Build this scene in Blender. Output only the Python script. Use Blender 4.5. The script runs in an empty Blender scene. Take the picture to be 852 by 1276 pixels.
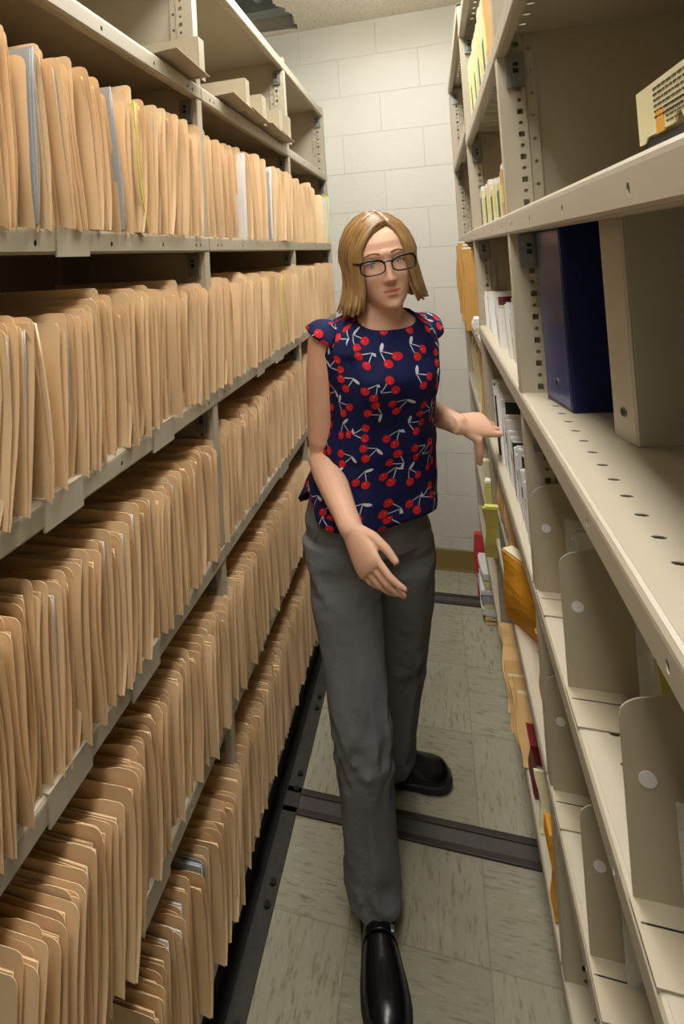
import bpy, bmesh, math, random
import numpy as np
from mathutils import Vector, Matrix, noise

RND = random.Random(7)
SC = bpy.context.scene
COL = SC.collection
PI = math.pi

# ------------------------------------------------------------------ materials
MATS = {}
def lin(c):
    return tuple((v / 12.92 if v <= .04045 else ((v + .055) / 1.055) ** 2.4) for v in c)
def rgb(r, g, b):
    return (*lin((r / 255, g / 255, b / 255)), 1)
class NT:
    def __init__(s, name):
        s.m = bpy.data.materials.new(name); s.m.use_nodes = True
        s.t = s.m.node_tree; s.n = s.t.nodes; s.n.clear()
        s.out = s.n.new('ShaderNodeOutputMaterial')
        s.b = s.n.new('ShaderNodeBsdfPrincipled')
        s.t.links.new(s.b.outputs[0], s.out.inputs[0])
        MATS[name] = s.m
    def add(s, typ, **kw):
        n = s.n.new('ShaderNode' + typ)
        for k, v in kw.items(): setattr(n, k, v)
        return n
    def link(s, a, b): s.t.links.new(a, b)
    def math(s, op, a, b=None, c=None):
        n = s.add('Math', operation=op)
        for i, v in enumerate((a, b, c)):
            if v is None: continue
            if isinstance(v, (int, float)): n.inputs[i].default_value = v
            else: s.link(v, n.inputs[i])
        return n.outputs[0]
    def mix(s, f, a, b, blend='MIX'):
        n = s.add('Mix', data_type='RGBA', blend_type=blend)
        for i, v in ((0, f), (6, a), (7, b)):
            if isinstance(v, (int, float)): n.inputs[i].default_value = v
            elif isinstance(v, tuple): n.inputs[i].default_value = v
            else: s.link(v, n.inputs[i])
        return n.outputs[2]
    def noise(s, scale, detail=3, vec=None, rough=.5):
        n = s.add('TexNoise'); n.inputs['Scale'].default_value = scale; n.inputs['Detail'].default_value = detail
        n.inputs['Roughness'].default_value = rough
        if vec is not None: s.link(vec, n.inputs['Vector'])
        return n.outputs['Fac']
    def ramp(s, fac, lo, hi):
        n = s.add('MapRange'); n.inputs[1].default_value = lo; n.inputs[2].default_value = hi
        s.link(fac, n.inputs[0]); return n.outputs[0]
    def coord(s, which='Object'):
        return s.add('TexCoord').outputs[which]
    def mapping(s, vec, loc=(0, 0, 0), rot=(0, 0, 0), scale=(1, 1, 1), typ='POINT'):
        n = s.add('Mapping', vector_type=typ)
        n.inputs['Location'].default_value = loc; n.inputs['Rotation'].default_value = rot; n.inputs['Scale'].default_value = scale
        s.link(vec, n.inputs['Vector']); return n.outputs[0]
    def bump(s, h, strength=.3, dist=.01):
        n = s.add('Bump'); n.inputs['Strength'].default_value = strength; n.inputs['Distance'].default_value = dist
        s.link(h, n.inputs['Height']); s.link(n.outputs[0], s.b.inputs['Normal'])
    def base(s, c):
        if isinstance(c, tuple): s.b.inputs['Base Color'].default_value = c
        else: s.link(c, s.b.inputs['Base Color'])
    def set(s, **kw):
        for k, v in kw.items(): s.b.inputs[k.replace('_', ' ')].default_value = v
        return s

def plain(name, c, rough=.6, metal=0, var=.08, scale=30, spec=.5, bump=0):
    t = NT(name); co = t.coord()
    f = t.noise(scale, 3, co)
    d = tuple(x * (1 - var) for x in c[:3]) + (1,)
    l = tuple(min(1, x * (1 + var)) for x in c[:3]) + (1,)
    t.base(t.mix(f, d, l)); t.set(Roughness=rough, Metallic=metal)
    t.b.inputs['Specular IOR Level'].default_value = spec
    if bump: t.bump(t.noise(scale * 4, 4, co), bump, .004)
    return t.m

def paper_mat(name, c, var=.10, rough=.75, transl=.0, streak=True):
    t = NT(name); co = t.coord()
    oi = t.add('ObjectInfo')
    v = t.mapping(co, scale=(14, 60, 5))
    f = t.noise(1.0, 3, v)
    r = t.math('ADD', t.math('MULTIPLY', oi.outputs['Random'], .75), t.math('MULTIPLY', f, .25))
    d = tuple(x * k for x, k in zip(c[:3], (1 - var, 1 - var * 1.4, 1 - var * 2.0))) + (1,)
    l = tuple(min(1, x * (1 + var * .8)) for x in c[:3]) + (1,)
    t.base(t.mix(r, d, l)); t.set(Roughness=rough)
    t.b.inputs['Specular IOR Level'].default_value = .25
    t.bump(t.noise(260, 3, co), .05, .001)
    if transl:
        tr = t.add('BsdfTranslucent'); tr.inputs[0].default_value = (c[0], c[1] * .85, c[2] * .7, 1)
        mx = t.add('MixShader'); mx.inputs[0].default_value = transl
        t.link(t.b.outputs[0], mx.inputs[1]); t.link(tr.outputs[0], mx.inputs[2]); t.link(mx.outputs[0], t.out.inputs[0])
    return t.m

# shelving paint: warm beige enamel with faint scuffs
def metal_paint(name, c, rough=.38):
    t = NT(name); co = t.add('NewGeometry').outputs['Position']
    f = t.noise(6, 4, co)
    s = t.ramp(t.noise(55, 5, co, .7), .66, .78)
    col = t.mix(f, tuple(x * .94 for x in c[:3]) + (1,), tuple(x * 1.04 for x in c[:3]) + (1,))
    col = t.mix(t.math('MULTIPLY', s, .35), col, tuple(x * .45 for x in c[:3]) + (1,))
    t.base(col); t.set(Roughness=rough); t.b.inputs['Specular IOR Level'].default_value = .45
    t.bump(t.noise(500, 2, co), .04, .001)
    return t.m
metal_paint('shelf_paint', rgb(188, 177, 154))
metal_paint('divider_paint', rgb(181, 168, 142), .45)
plain('galvanised', rgb(150, 152, 150), .38, .75, .2, 120)
plain('black_iron', rgb(30, 29, 29), .5, .2, .25, 40)
plain('rail_steel', rgb(72, 68, 62), .5, .35, .3, 60, bump=.15)
plain('track_brown', rgb(64, 55, 50), .5, .2, .3, 60, bump=.1)
plain('track_grey', rgb(92, 88, 84), .45, .3, .2, 60, bump=.1)
paper_mat('manila', rgb(248, 219, 176), .09, .72, .08)
paper_mat('white_paper', rgb(240, 239, 235), .04, .8, .10)
paper_mat('grey_paper', rgb(176, 180, 184), .05, .8, .05)
paper_mat('yellow_paper', rgb(232, 226, 120), .06, .8, .1)
paper_mat('kraft', rgb(206, 160, 88), .08, .7, .05)
paper_mat('orange_kraft', rgb(214, 148, 40), .08, .6, .05)
paper_mat('wood_folder', rgb(222, 184, 128), .2, .7, .05)
paper_mat('olive_paper', rgb(186, 172, 88), .05, .7)
paper_mat('cream_paper', rgb(226, 216, 170), .05, .7)
plain('red_card', rgb(205, 62, 60), .55, 0, .08, 30)
plain('dark_red', rgb(112, 16, 30), .4, 0, .2, 40)
plain('green_card', rgb(30, 104, 92), .5, 0, .1, 40)
plain('blue_card', rgb(28, 74, 120), .5, 0, .1, 40)
plain('grey_card', rgb(150, 146, 140), .65, 0, .08, 40)
plain('black_plastic', rgb(28, 28, 30), .55, 0, .15, 50)
plain('binder_blue', rgb(24, 34, 84), .3, 0, .1, 25, bump=.05)
plain('binder_white', rgb(206, 200, 186), .38, 0, .04, 12, bump=.03)
plain('ink', rgb(60, 54, 40), .8, 0, .05)
plain('orange_ink', rgb(222, 160, 40), .7, 0, .05)
plain('shoe_leather', rgb(20, 19, 22), .22, 0, .2, 30, bump=.08)
plain('sole_rubber', rgb(24, 23, 23), .5, 0, .2, 60)
plain('glasses_frame', rgb(18, 16, 18), .2, 0, .1)
plain('eye_white', rgb(226, 220, 214), .2, 0, .02)
plain('pupil', rgb(16, 14, 14), .1, 0, .02)
plain('iris', rgb(98, 112, 116), .25, 0, .25, 300)
plain('brow_hair', rgb(132, 98, 66), .7, 0, .15, 300)
plain('nail', rgb(224, 160, 146), .3, 0, .04)
plain('plenum', rgb(205, 212, 212), .8, 0, .2, 8)
plain('plenum_dark', rgb(150, 158, 162), .7, 0, .25, 10)

def clear_plastic():
    t = NT('clear_film'); co = t.coord()
    t.base(rgb(235, 235, 230)); t.set(Roughness=.18)
    t.bump(t.noise(38, 4, t.mapping(co, scale=(1, 1, 2.2))), .6, .01)
    tr = t.add('BsdfTransparent'); mx = t.add('MixShader'); mx.inputs[0].default_value = .42
    t.link(tr.outputs[0], mx.inputs[1]); t.link(t.b.outputs[0], mx.inputs[2]); t.link(mx.outputs[0], t.out.inputs[0])
    t = NT('lens'); t.base(rgb(255, 255, 255)); t.set(Roughness=.02)
    tr = t.add('BsdfTransparent'); mx = t.add('MixShader'); mx.inputs[0].default_value = .07
    gl = t.add('BsdfGlossy'); gl.inputs['Roughness'].default_value = .05
    t.link(tr.outputs[0], mx.inputs[1]); t.link(gl.outputs[0], mx.inputs[2]); t.link(mx.outputs[0], t.out.inputs[0])
    t = NT('binder_pocket'); t.base(rgb(72, 84, 128)); t.set(Roughness=.2)
clear_plastic()

def wall_mat():
    t = NT('block_wall'); pos = t.add('NewGeometry').outputs['Position']
    sep = t.add('SeparateXYZ'); t.link(pos, sep.inputs[0])
    cmb = t.add('CombineXYZ')
    t.link(t.math('ADD', sep.outputs[0], 4.407), cmb.inputs[0])
    t.link(t.math('ADD', sep.outputs[2], 1.845), cmb.inputs[1])
    wob = t.add('TexNoise'); wob.inputs['Scale'].default_value = 9; t.link(pos, wob.inputs['Vector'])
    br = t.add('TexBrick', offset=.5, offset_frequency=2)
    t.link(cmb.outputs[0], br.inputs['Vector'])
    for k, v in (('Scale', 1), ('Mortar Size', .0028), ('Mortar Smooth', .4), ('Brick Width', .4), ('Row Height', .2), ('Bias', 0)): br.inputs[k].default_value = v
    br.inputs['Color1'].default_value = rgb(224, 222, 213); br.inputs['Color2'].default_value = rgb(217, 215, 205); br.inputs['Mortar'].default_value = rgb(205, 200, 188)
    f = t.noise(3.2, 4, pos)
    col = t.mix(.5, br.outputs['Color'], t.mix(f, rgb(208, 204, 188), rgb(234, 232, 222)))
    t.base(col); t.set(Roughness=.5)
    h = t.math('ADD', t.math('MULTIPLY', br.outputs['Fac'], -1.0), t.math('MULTIPLY', t.noise(40, 6, pos, .65), .42))
    t.bump(h, .55, .006)
wall_mat()
def side_wall(name, c):
    t = NT(name); pos = t.add('NewGeometry').outputs['Position']
    t.base(t.mix(t.noise(4, 3, pos), tuple(x * .94 for x in c[:3]) + (1,), c)); t.set(Roughness=.7)
side_wall('painted_wall', rgb(206, 202, 188))
side_wall('base_vinyl', rgb(140, 122, 66))
def ceiling_mat():
    t = NT('ceiling_tile'); pos = t.add('NewGeometry').outputs['Position']
    f = t.noise(30, 4, pos)
    p = t.ramp(t.noise(160, 3, pos), .30, .42)
    col = t.mix(f, rgb(222, 216, 198), rgb(236, 232, 218))
    t.base(t.mix(p, rgb(170, 162, 142), col)); t.set(Roughness=.85)
    t.bump(t.noise(120, 4, pos), .25, .004)
ceiling_mat()
def floor_mat():
    t = NT('floor_tile'); pos = t.add('NewGeometry').outputs['Position']
    S = .305
    rel = t.mapping(pos, loc=(-.022 + .005, .0, 0))
    sep = t.add('SeparateXYZ'); t.link(rel, sep.inputs[0])
    tx = t.math('DIVIDE', t.math('ADD', sep.outputs[0], 30.5), S); ty = t.math('DIVIDE', t.math('ADD', sep.outputs[1], 30.5 - .105), S)
    ix = t.math('FLOOR', tx); iy = t.math('FLOOR', ty)
    par = t.math('MODULO', t.math('ADD', ix, iy), 2)
    cell = t.add('CombineXYZ'); t.link(ix, cell.inputs[0]); t.link(iy, cell.inputs[1])
    wn = t.add('TexWhiteNoise', noise_dimensions='2D'); t.link(cell.outputs[0], wn.inputs['Vector'])
    # streaks along x on one tile, along y on its neighbour
    va = t.mapping(pos, scale=(22, 120, 1)); vb = t.mapping(pos, scale=(120, 22, 1))
    mv = t.add('Mix', data_type='VECTOR'); t.link(par, mv.inputs[0]); t.link(va, mv.inputs[4]); t.link(vb, mv.inputs[5])
    off = t.add('VectorMath', operation='MULTIPLY_ADD'); t.link(wn.outputs['Color'], off.inputs[0]); off.inputs[1].default_value = (30, 30, 30); t.link(mv.outputs[1], off.inputs[2])
    n1 = t.noise(1.0, 5, off.outputs[0], .62)
    dark = t.ramp(n1, .54, .72); light = t.ramp(n1, .42, .28)
    base = t.mix(wn.outputs['Value'], rgb(162, 158, 136), rgb(173, 169, 146))
    col = t.mix(t.math('MULTIPLY', dark, .75), base, rgb(112, 96, 62))
    col = t.mix(t.math('MULTIPLY', light, .4), col, rgb(200, 198, 182))
    fx = t.math('FRACT', tx); fy = t.math('FRACT', ty)
    def seam(f):
        return t.math('ADD', t.math('LESS_THAN', f, .006), t.math('GREATER_THAN', f, .994))
    sm = t.math('MINIMUM', t.math('ADD', seam(fx), seam(fy)), 1)
    col = t.mix(t.math('MULTIPLY', sm, .3), col, rgb(92, 84, 60))
    col = t.mix(t.math('MULTIPLY', t.ramp(t.noise(2.2, 4, pos), .45, .75), .35), col, rgb(128, 120, 94))
    t.base(col); t.set(Roughness=.55); t.b.inputs['Specular IOR Level'].default_value = .3
    t.bump(sm, -.2, .002)
floor_mat()

def skin_mat():
    t = NT('skin'); co = t.add('NewGeometry').outputs['Position']
    at = t.add('Attribute', attribute_name='tint')
    f = t.noise(26, 3, co)
    col = t.mix(f, rgb(228, 178, 148), rgb(238, 192, 162))
    col = t.mix(at.outputs['Fac'], col, rgb(206, 108, 104))
    t.base(col); t.set(Roughness=.5); t.b.inputs['Specular IOR Level'].default_value = .35
    t.b.inputs['Subsurface Weight'].default_value = .12
    t.b.inputs['Subsurface Radius'].default_value = (.012, .005, .003)
    t.b.inputs['Subsurface Scale'].default_value = .6
    t.bump(t.noise(220, 3, co), .06, .002)
skin_mat()
def hair_mat():
    t = NT('blonde_hair')
    uv = t.add('UVMap').outputs[0]
    v = t.mapping(uv, scale=(90, 3, 1))
    f = t.ramp(t.noise(1.0, 4, v, .6), .34, .66)
    sep = t.add('SeparateXYZ'); t.link(uv, sep.inputs[0])
    col = t.mix(f, rgb(92, 64, 32), rgb(168, 128, 76))
    tip = t.ramp(sep.outputs[1], .35, 1.0)
    col = t.mix(t.math('MULTIPLY', tip, .55), col, rgb(192, 158, 108))
    t.base(col); t.set(Roughness=.38); t.b.inputs['Specular IOR Level'].default_value = .5
    t.bump(t.noise(1.0, 2, t.mapping(uv, scale=(220, 2, 1))), .35, .004)
hair_mat()
def trouser_mat():
    t = NT('grey_trouser'); co = t.add('NewGeometry').outputs['Position']
    f = t.noise(14, 4, co)
    col = t.mix(f, rgb(110, 111, 114), rgb(127, 128, 130))
    w = t.noise(700, 1, co)
    t.base(t.mix(.25, col, t.mix(w, rgb(90, 91, 94), rgb(134, 135, 137)))); t.set(Roughness=.85)
    t.b.inputs['Specular IOR Level'].default_value = .2
    t.bump(t.math('ADD', t.math('MULTIPLY', w, .1), t.noise(22, 4, co, .55)), .5, .012)
trouser_mat()
def cherry_mat():
    t = NT('cherry_print'); uv = t.add('UVMap').outputs[0]
    S = 1 / .058
    vs = t.mapping(uv, scale=(S, S, 1))
    vo = t.add('TexVoronoi', voronoi_dimensions='2D', feature='F1'); vo.inputs['Scale'].default_value = 1; vo.inputs['Randomness'].default_value = .62
    t.link(vs, vo.inputs['Vector'])
    d = t.add('VectorMath', operation='SUBTRACT'); t.link(vs, d.inputs[0]); t.link(vo.outputs['Position'], d.inputs[1])
    sc = t.add('SeparateColor'); t.link(vo.outputs['Color'], sc.inputs[0])
    ang = t.math('MULTIPLY', t.math('SUBTRACT', sc.outputs[0], .5), 4.4)
    vr = t.add('VectorRotate', rotation_type='Z_AXIS'); t.link(d.outputs[0], vr.inputs['Vector']); t.link(ang, vr.inputs['Angle'])
    def ell(loc, rot, rx, ry):
        m = t.mapping(vr.outputs[0], (*loc, 0), (0, 0, rot), (rx, ry, 1), 'TEXTURE')
        sp = t.add('SeparateXYZ'); t.link(m, sp.inputs[0])
        q = t.math('ADD', t.math('POWER', t.math('ABSOLUTE', sp.outputs[0]), 2), t.math('POWER', t.math('ABSOLUTE', sp.outputs[1]), 2))
        return t.math('LESS_THAN', q, 1)
    red = t.math('MAXIMUM', ell((-.20, -.17), 0, .165, .16), ell((.22, -.24), 0, .165, .16))
    hl = t.math('MAXIMUM', ell((-.25, -.12), 0, .035, .03), ell((.17, -.19), 0, .035, .03))
    st = t.math('MAXIMUM', ell((-.09, .10), 1.0, .26, .017), ell((.15, .07), 1.95, .29, .017))
    st = t.math('MAXIMUM', st, ell((.21, .34), .35, .17, .06))
    nv = t.noise(3, 2, vs)
    col = t.mix(nv, rgb(20, 26, 66), rgb(28, 34, 80))
    col = t.mix(st, col, rgb(206, 208, 214))
    col = t.mix(red, col, rgb(206, 34, 36))
    col = t.mix(t.math('MULTIPLY', hl, .4), col, rgb(240, 150, 140))
    t.base(col); t.set(Roughness=.75); t.b.inputs['Specular IOR Level'].default_value = .2
    pos = t.add('NewGeometry').outputs['Position']
    t.bump(t.noise(9, 3, pos), .7, .02)
cherry_mat()

# ------------------------------------------------------------------ mesh helpers
class MB:
    def __init__(s): s.v, s.f, s.mi, s.uv = [], [], [], {}
    def add(s, vs, fs, mi=0):
        o = len(s.v); s.v += [tuple(map(float, v)) for v in vs]
        for f in fs: s.f.append(tuple(i + o for i in f)); s.mi.append(mi)
        return o
    def box(s, x0, x1, y0, y1, z0, z1, mi=0):
        vs = [(x, y, z) for z in (z0, z1) for y in (y0, y1) for x in (x0, x1)]
        s.add(vs, [(0, 2, 3, 1), (4, 5, 7, 6), (0, 1, 5, 4), (2, 6, 7, 3), (0, 4, 6, 2), (1, 3, 7, 5)], mi)
    def grid(s, P, closed_u=False, mi=0, flip=False):
        n, m = len(P), len(P[0]); vs = [p for r in P for p in r]; fs = []
        for i in range(n - 1):
            for j in range(m if closed_u else m - 1):
                q = (i * m + j, i * m + (j + 1) % m, (i + 1) * m + (j + 1) % m, (i + 1) * m + j)
                fs.append(q[::-1] if flip else q)
        return s.add(vs, fs, mi)
    def tube(s, pts, rad, k=10, mi=0, up=None):
        """closed tapered tube with domed ends; rad items are r or (ru, rv)"""
        pts = [Vector(p) for p in pts]; rings = []
        n = len(pts); ref = Vector(up) if up is not None else None
        def rr(i): return rad[i] if isinstance(rad[i], tuple) else (rad[i], rad[i])
        for i, p in enumerate(pts):
            d = (pts[min(i + 1, n - 1)] - pts[max(i - 1, 0)]).normalized()
            u = ref if ref is not None else (Vector((0, 0, 1)) if abs(d.z) < .9 else Vector((1, 0, 0)))
            a = (u - d * u.dot(d)).normalized(); b = d.cross(a); ru, rv = rr(i)
            def ring(c, k2): return [c + (a * math.cos(t) * ru + b * math.sin(t) * rv) * k2 for t in [2 * PI * j / k for j in range(k)]]
            m = min(ru, rv)
            if i == 0:
                for q in (.35, .75): rings.append(ring(p - d * m * math.sqrt(1 - q * q) * .8, q))
            rings.append(ring(p, 1))
            if i == n - 1:
                for q in (.75, .35): rings.append(ring(p + d * m * math.sqrt(1 - q * q) * .8, q))
        o = s.grid(rings, True, mi)
        L = len(rings)
        s.f.append(tuple(o + j for j in range(k))[::-1]); s.mi.append(mi)
        s.f.append(tuple(o + (L - 1) * k + j for j in range(k))); s.mi.append(mi)
    def loft(s, rings, mi=0, caps=True):
        k = len(rings[0]); o = s.grid(rings, True, mi)
        if caps:
            s.f.append(tuple(o + j for j in range(k))[::-1]); s.mi.append(mi)
            s.f.append(tuple(o + (len(rings) - 1) * k + j for j in range(k))); s.mi.append(mi)
    def cyl(s, c, axis, r, h, k=10, mi=0):
        c = Vector(c); d = Vector(axis).normalized()
        a = (Vector((0, 0, 1)) if abs(d.z) < .9 else Vector((1, 0, 0))).cross(d).normalized(); b = d.cross(a)
        s.loft([[c + d * t + a * math.cos(2 * PI * j / k) * r + b * math.sin(2 * PI * j / k) * r for j in range(k)] for t in (0, h)], mi)
    def prism(s, poly, axis, h, mi=0):
        """poly: list of 3-D points, extruded by vector axis*h"""
        ax = Vector(axis) * h; n = len(poly)
        A = [Vector(p) for p in poly]; B = [p + ax for p in A]
        s.add(A + B, [tuple(range(n))[::-1], tuple(range(n, 2 * n))] + [(i, (i + 1) % n, n + (i + 1) % n, n + i) for i in range(n)], mi)
    def perforated(s, O, U, V, L, W, holes, cell, mi=0):
        """sheet from O spanning U*L by V*W; holes = (u, v, ru, rv, round?)"""
        O, U, V = Vector(O), Vector(U), Vector(V)
        P = lambda u, v: O + U * u + V * v
        t = 0.0
        for (u, v, ru, rv, rnd) in sorted(holes):
            a, b = max(t, u - cell / 2), min(L, u + cell / 2)
            if a > t + 1e-5: s.add([P(t, 0), P(a, 0), P(a, W), P(t, W)], [(0, 1, 2, 3)], mi)
            outer = [(b, v), (b, W), (u, W), (a, W), (a, v), (a, 0), (u, 0), (b, 0)]
            if rnd: inner = [(u + ru * math.cos(i * PI / 4), v + rv * math.sin(i * PI / 4)) for i in range(8)]
            else: inner = [(u + ru * x, v + rv * y) for x, y in ((1, 0), (1, 1), (0, 1), (-1, 1), (-1, 0), (-1, -1), (0, -1), (1, -1))]
            s.add([P(*q) for q in outer] + [P(*q) for q in inner], [(i, (i + 1) % 8, 8 + (i + 1) % 8, 8 + i) for i in range(8)], mi)
            t = b
        if t < L - 1e-5: s.add([P(t, 0), P(L, 0), P(L, W), P(t, W)], [(0, 1, 2, 3)], mi)
    def mesh(s, name, mats, smooth=False):
        me = bpy.data.meshes.new(name); me.from_pydata(s.v, [], s.f); me.update()
        for m in ([mats] if isinstance(mats, str) else mats): me.materials.append(MATS[m])
        if any(s.mi): me.polygons.foreach_set('material_index', s.mi)
        if smooth: me.polygons.foreach_set('use_smooth', [True] * len(me.polygons))
        return me
    def build(s, name, mats, parent=None, loc=None, smooth=False, solid=0, offset=0, bevel=0):
        return link(name, s.mesh(name, mats, smooth), parent, loc, solid, offset, bevel)

def link(name, me, parent=None, loc=None, solid=0, offset=0, bevel=0):
    o = bpy.data.objects.new(name, me); COL.objects.link(o)
    if parent is not None: o.parent = parent
    if loc is not None: o.location = loc
    if solid:
        m = o.modifiers.new('solid', 'SOLIDIFY'); m.thickness = solid; m.offset = offset
    if bevel:
        m = o.modifiers.new('bevel', 'BEVEL'); m.width = bevel; m.segments = 2; m.limit_method = 'ANGLE'
    return o
def tag(o, label=None, cat=None, group=None, kind=None):
    for k, v in (('label', label), ('category', cat), ('group', group), ('kind', kind)):
        if v: o[k] = v
    return o
def empty(name, loc=(0, 0, 0)):
    o = bpy.data.objects.new(name, None); o.empty_display_size = .05; o.location = loc; COL.objects.link(o); return o
def copy_tree(o, parent=None):
    c = o.copy(); COL.objects.link(c)
    if parent is not None: c.parent = parent
    for ch in list(o.children): copy_tree(ch, c)
    return c
def remeshed(mb, name, mats, voxel, smooth=4, factor=.5):
    me = mb.mesh(name + '_raw', mats); o = bpy.data.objects.new(name + '_raw', me); COL.objects.link(o)
    r = o.modifiers.new('r', 'REMESH'); r.mode = 'VOXEL'; r.voxel_size = voxel; r.use_smooth_shade = True
    if smooth:
        m = o.modifiers.new('s', 'SMOOTH'); m.iterations = smooth; m.factor = factor
    dg = bpy.context.evaluated_depsgraph_get(); dg.update()
    out = bpy.data.meshes.new_from_object(o.evaluated_get(dg)); out.name = name
    bpy.data.objects.remove(o); bpy.data.meshes.remove(me)
    if not out.materials:
        for m in ([mats] if isinstance(mats, str) else mats): out.materials.append(MATS[m])
    out.polygons.foreach_set('use_smooth', [True] * len(out.polygons))
    return out
ONES = 'zeroth first second third fourth fifth sixth seventh eighth ninth tenth eleventh twelfth thirteenth fourteenth fifteenth sixteenth seventeenth eighteenth nineteenth'.split()
TENS = {20: 'twent', 30: 'thirt', 40: 'fort', 50: 'fift'}
def ordinal(n):
    if n < 20: return ONES[n]
    t = TENS[n // 10 * 10]
    return t + 'ieth' if n % 10 == 0 else t + 'y-' + ONES[n % 10]

# ------------------------------------------------------------------ measures
XL, XR, YW, ZC = -.50, .125, 2.88, 2.735
LZ = [2.298, 1.964, 1.608, 1.256, .905, .558, .195]          # left shelf tops
LP = [.36, 1.195, 2.055, 2.845]                               # left posts
RZ12 = [2.245, 1.902, 1.602, 1.303, .986, .676, .375]        # right shelf tops, two near bays
RZ3 = [2.330, 1.945, 1.602, 1.255, .955, .595, .330]
RP = [.14, 1.017, 1.862, 2.845]
DL, DR = .40, .42                                             # shelf depths

# ------------------------------------------------------------------ the room
def structure(o): o['kind'] = 'structure'; return o
m = MB(); m.box(-2.4, 2.0, -1.6, YW + .12, -.12, 0); structure(m.build('floor', 'floor_tile'))
m = MB(); m.box(-2.4, 2.0, YW, YW + .12, 0, 3.3); structure(m.build('wall_back', 'block_wall'))
m = MB(); m.box(-2.5, -2.4, -1.6, YW + .12, -.12, 3.3); structure(m.build('wall_left', 'painted_wall'))
m = MB(); m.box(2.0, 2.1, -1.6, YW + .12, -.12, 3.3); structure(m.build('wall_right', 'painted_wall'))
m = MB(); m.box(-2.5, 2.1, -1.7, -1.6, -.12, 3.3); structure(m.build('wall_front', 'painted_wall'))
m = MB(); m.prism([(-2.4, YW, 0), (-2.4, YW - .012, 0), (-2.4, YW - .009, .012), (-2.4, YW - .006, .098), (-2.4, YW - .002, .102), (-2.4, YW, .102)], (1, 0, 0), 4.4)
structure(m.build('baseboard_back', 'base_vinyl'))
# ceiling tile field with the broken corner, hole enlarged out of view for light
r2 = random.Random(3)
hole = [(-.600, 2.885 - .035), (-.640, 2.845), (-.72, 2.848), (-.80, 2.845), (-1.1, 2.85), (-1.9, 2.84), (-1.9, 1.3), (-1.1, 1.25), (-.85, 2.12), (-.72, 2.2), (-.69, 2.33)]
edge = [(-.650, 2.40), (-.630, 2.50), (-.628, 2.545), (-.600, 2.57), (-.610, 2.61), (-.583, 2.64), (-.590, 2.70), (-.600, 2.74), (-.588, 2.78)]
rough = []
for a, b in zip(edge[:-1], edge[1:]):
    for k in range(5):
        t = k / 5; rough.append((a[0] + (b[0] - a[0]) * t + r2.uniform(-.009, .009), a[1] + (b[1] - a[1]) * t))
hole = hole + rough + [edge[-1]]
bm = bmesh.new()
def loop(pts, z):
    vs = [bm.verts.new((x, y, z)) for x, y in pts]
    return vs, [bm.edges.new((vs[i], vs[(i + 1) % len(vs)])) for i in range(len(vs))]
_, e1 = loop([(-2.4, -1.6), (2.0, -1.6), (2.0, YW), (-2.4, YW)], ZC)
_, e2 = loop(hole, ZC)
bmesh.ops.triangle_fill(bm, use_beauty=True, edges=e1 + e2)
bmesh.ops.recalc_face_normals(bm, faces=bm.faces)
me = bpy.data.meshes.new('ceiling'); bm.to_mesh(me); bm.free(); me.materials.append(MATS['ceiling_tile'])
o = link('ceiling', me); structure(o)
sm = o.modifiers.new('solid', 'SOLIDIFY'); sm.thickness = .016
if me.polygons[0].normal.z < 0: sm.offset = -1
else: sm.offset = 1
m = MB(); m.box(-2.4, 2.0, -1.6, YW, 3.2, 3.3); structure(m.build('trim_1', 'plenum'))
m = MB(); m.box(-2.0, -.35, 2.70, 2.80, 2.80, 2.87); structure(m.build('trim_2', 'plenum_dark'))
m = MB(); m.tube([(-2.0, 2.55, 2.95), (-.2, 2.40, 2.95)], [.06, .06], 16); m.tube([(-.95, 2.0, 2.86), (-.72, 2.84, 2.86)], [.02, .02], 12)
structure(m.build('trim_3', 'plenum', smooth=True))

# floor tracks and the carriage rail
def cross_track(y0, y1, label):
    t = empty('floor_track', (0, (y0 + y1) / 2, 0)); w = (y1 - y0) / 2
    m = MB(); m.box(-.508, .62, -w, w, 0, .002); m.build('track_bed', 'track_grey', t)
    for s in (-1, 1):
        m = MB(); m.box(-.508, .62, s * w - .009, s * w + .009, 0, .006); m.build('track_edge', 'track_brown', t, bevel=.0015)
    tag(t, label, 'floor track', 'steel tracks set across the aisle floor')
cross_track(1.562, 1.621, 'dark steel floor track crossing the aisle under the woman in grey trousers')
cross_track(2.613, 2.670, 'dark steel floor track crossing the aisle nearest the white block wall')
t = empty('floor_rail', (-.487, 1.2, 0))
m = MB(); m.box(-.021, .021, -1.3, 1.66, 0, .006); m.build('rail_strip', 'rail_steel', t, bevel=.001)
m = MB(); m.box(-.10, -.021, -1.3, 1.66, 0, .003); m.build('dark_gap_sheet', 'black_iron', t)  # black sheet added to paint the dark gap under the rack
for k, y in enumerate([-.55, -.32, -.1, .12, .17, .42, .47, .72, .77, 1.02, 1.07, 1.30, 1.35]):
    m = MB(); m.cyl((.006, y, .0062), (0, 0, 1), .008, .006, 8); m.build('bolt', 'black_iron', t, smooth=False)
tag(t, 'dark bolted steel rail strip along the floor below the manila folders', 'floor rail')

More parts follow.
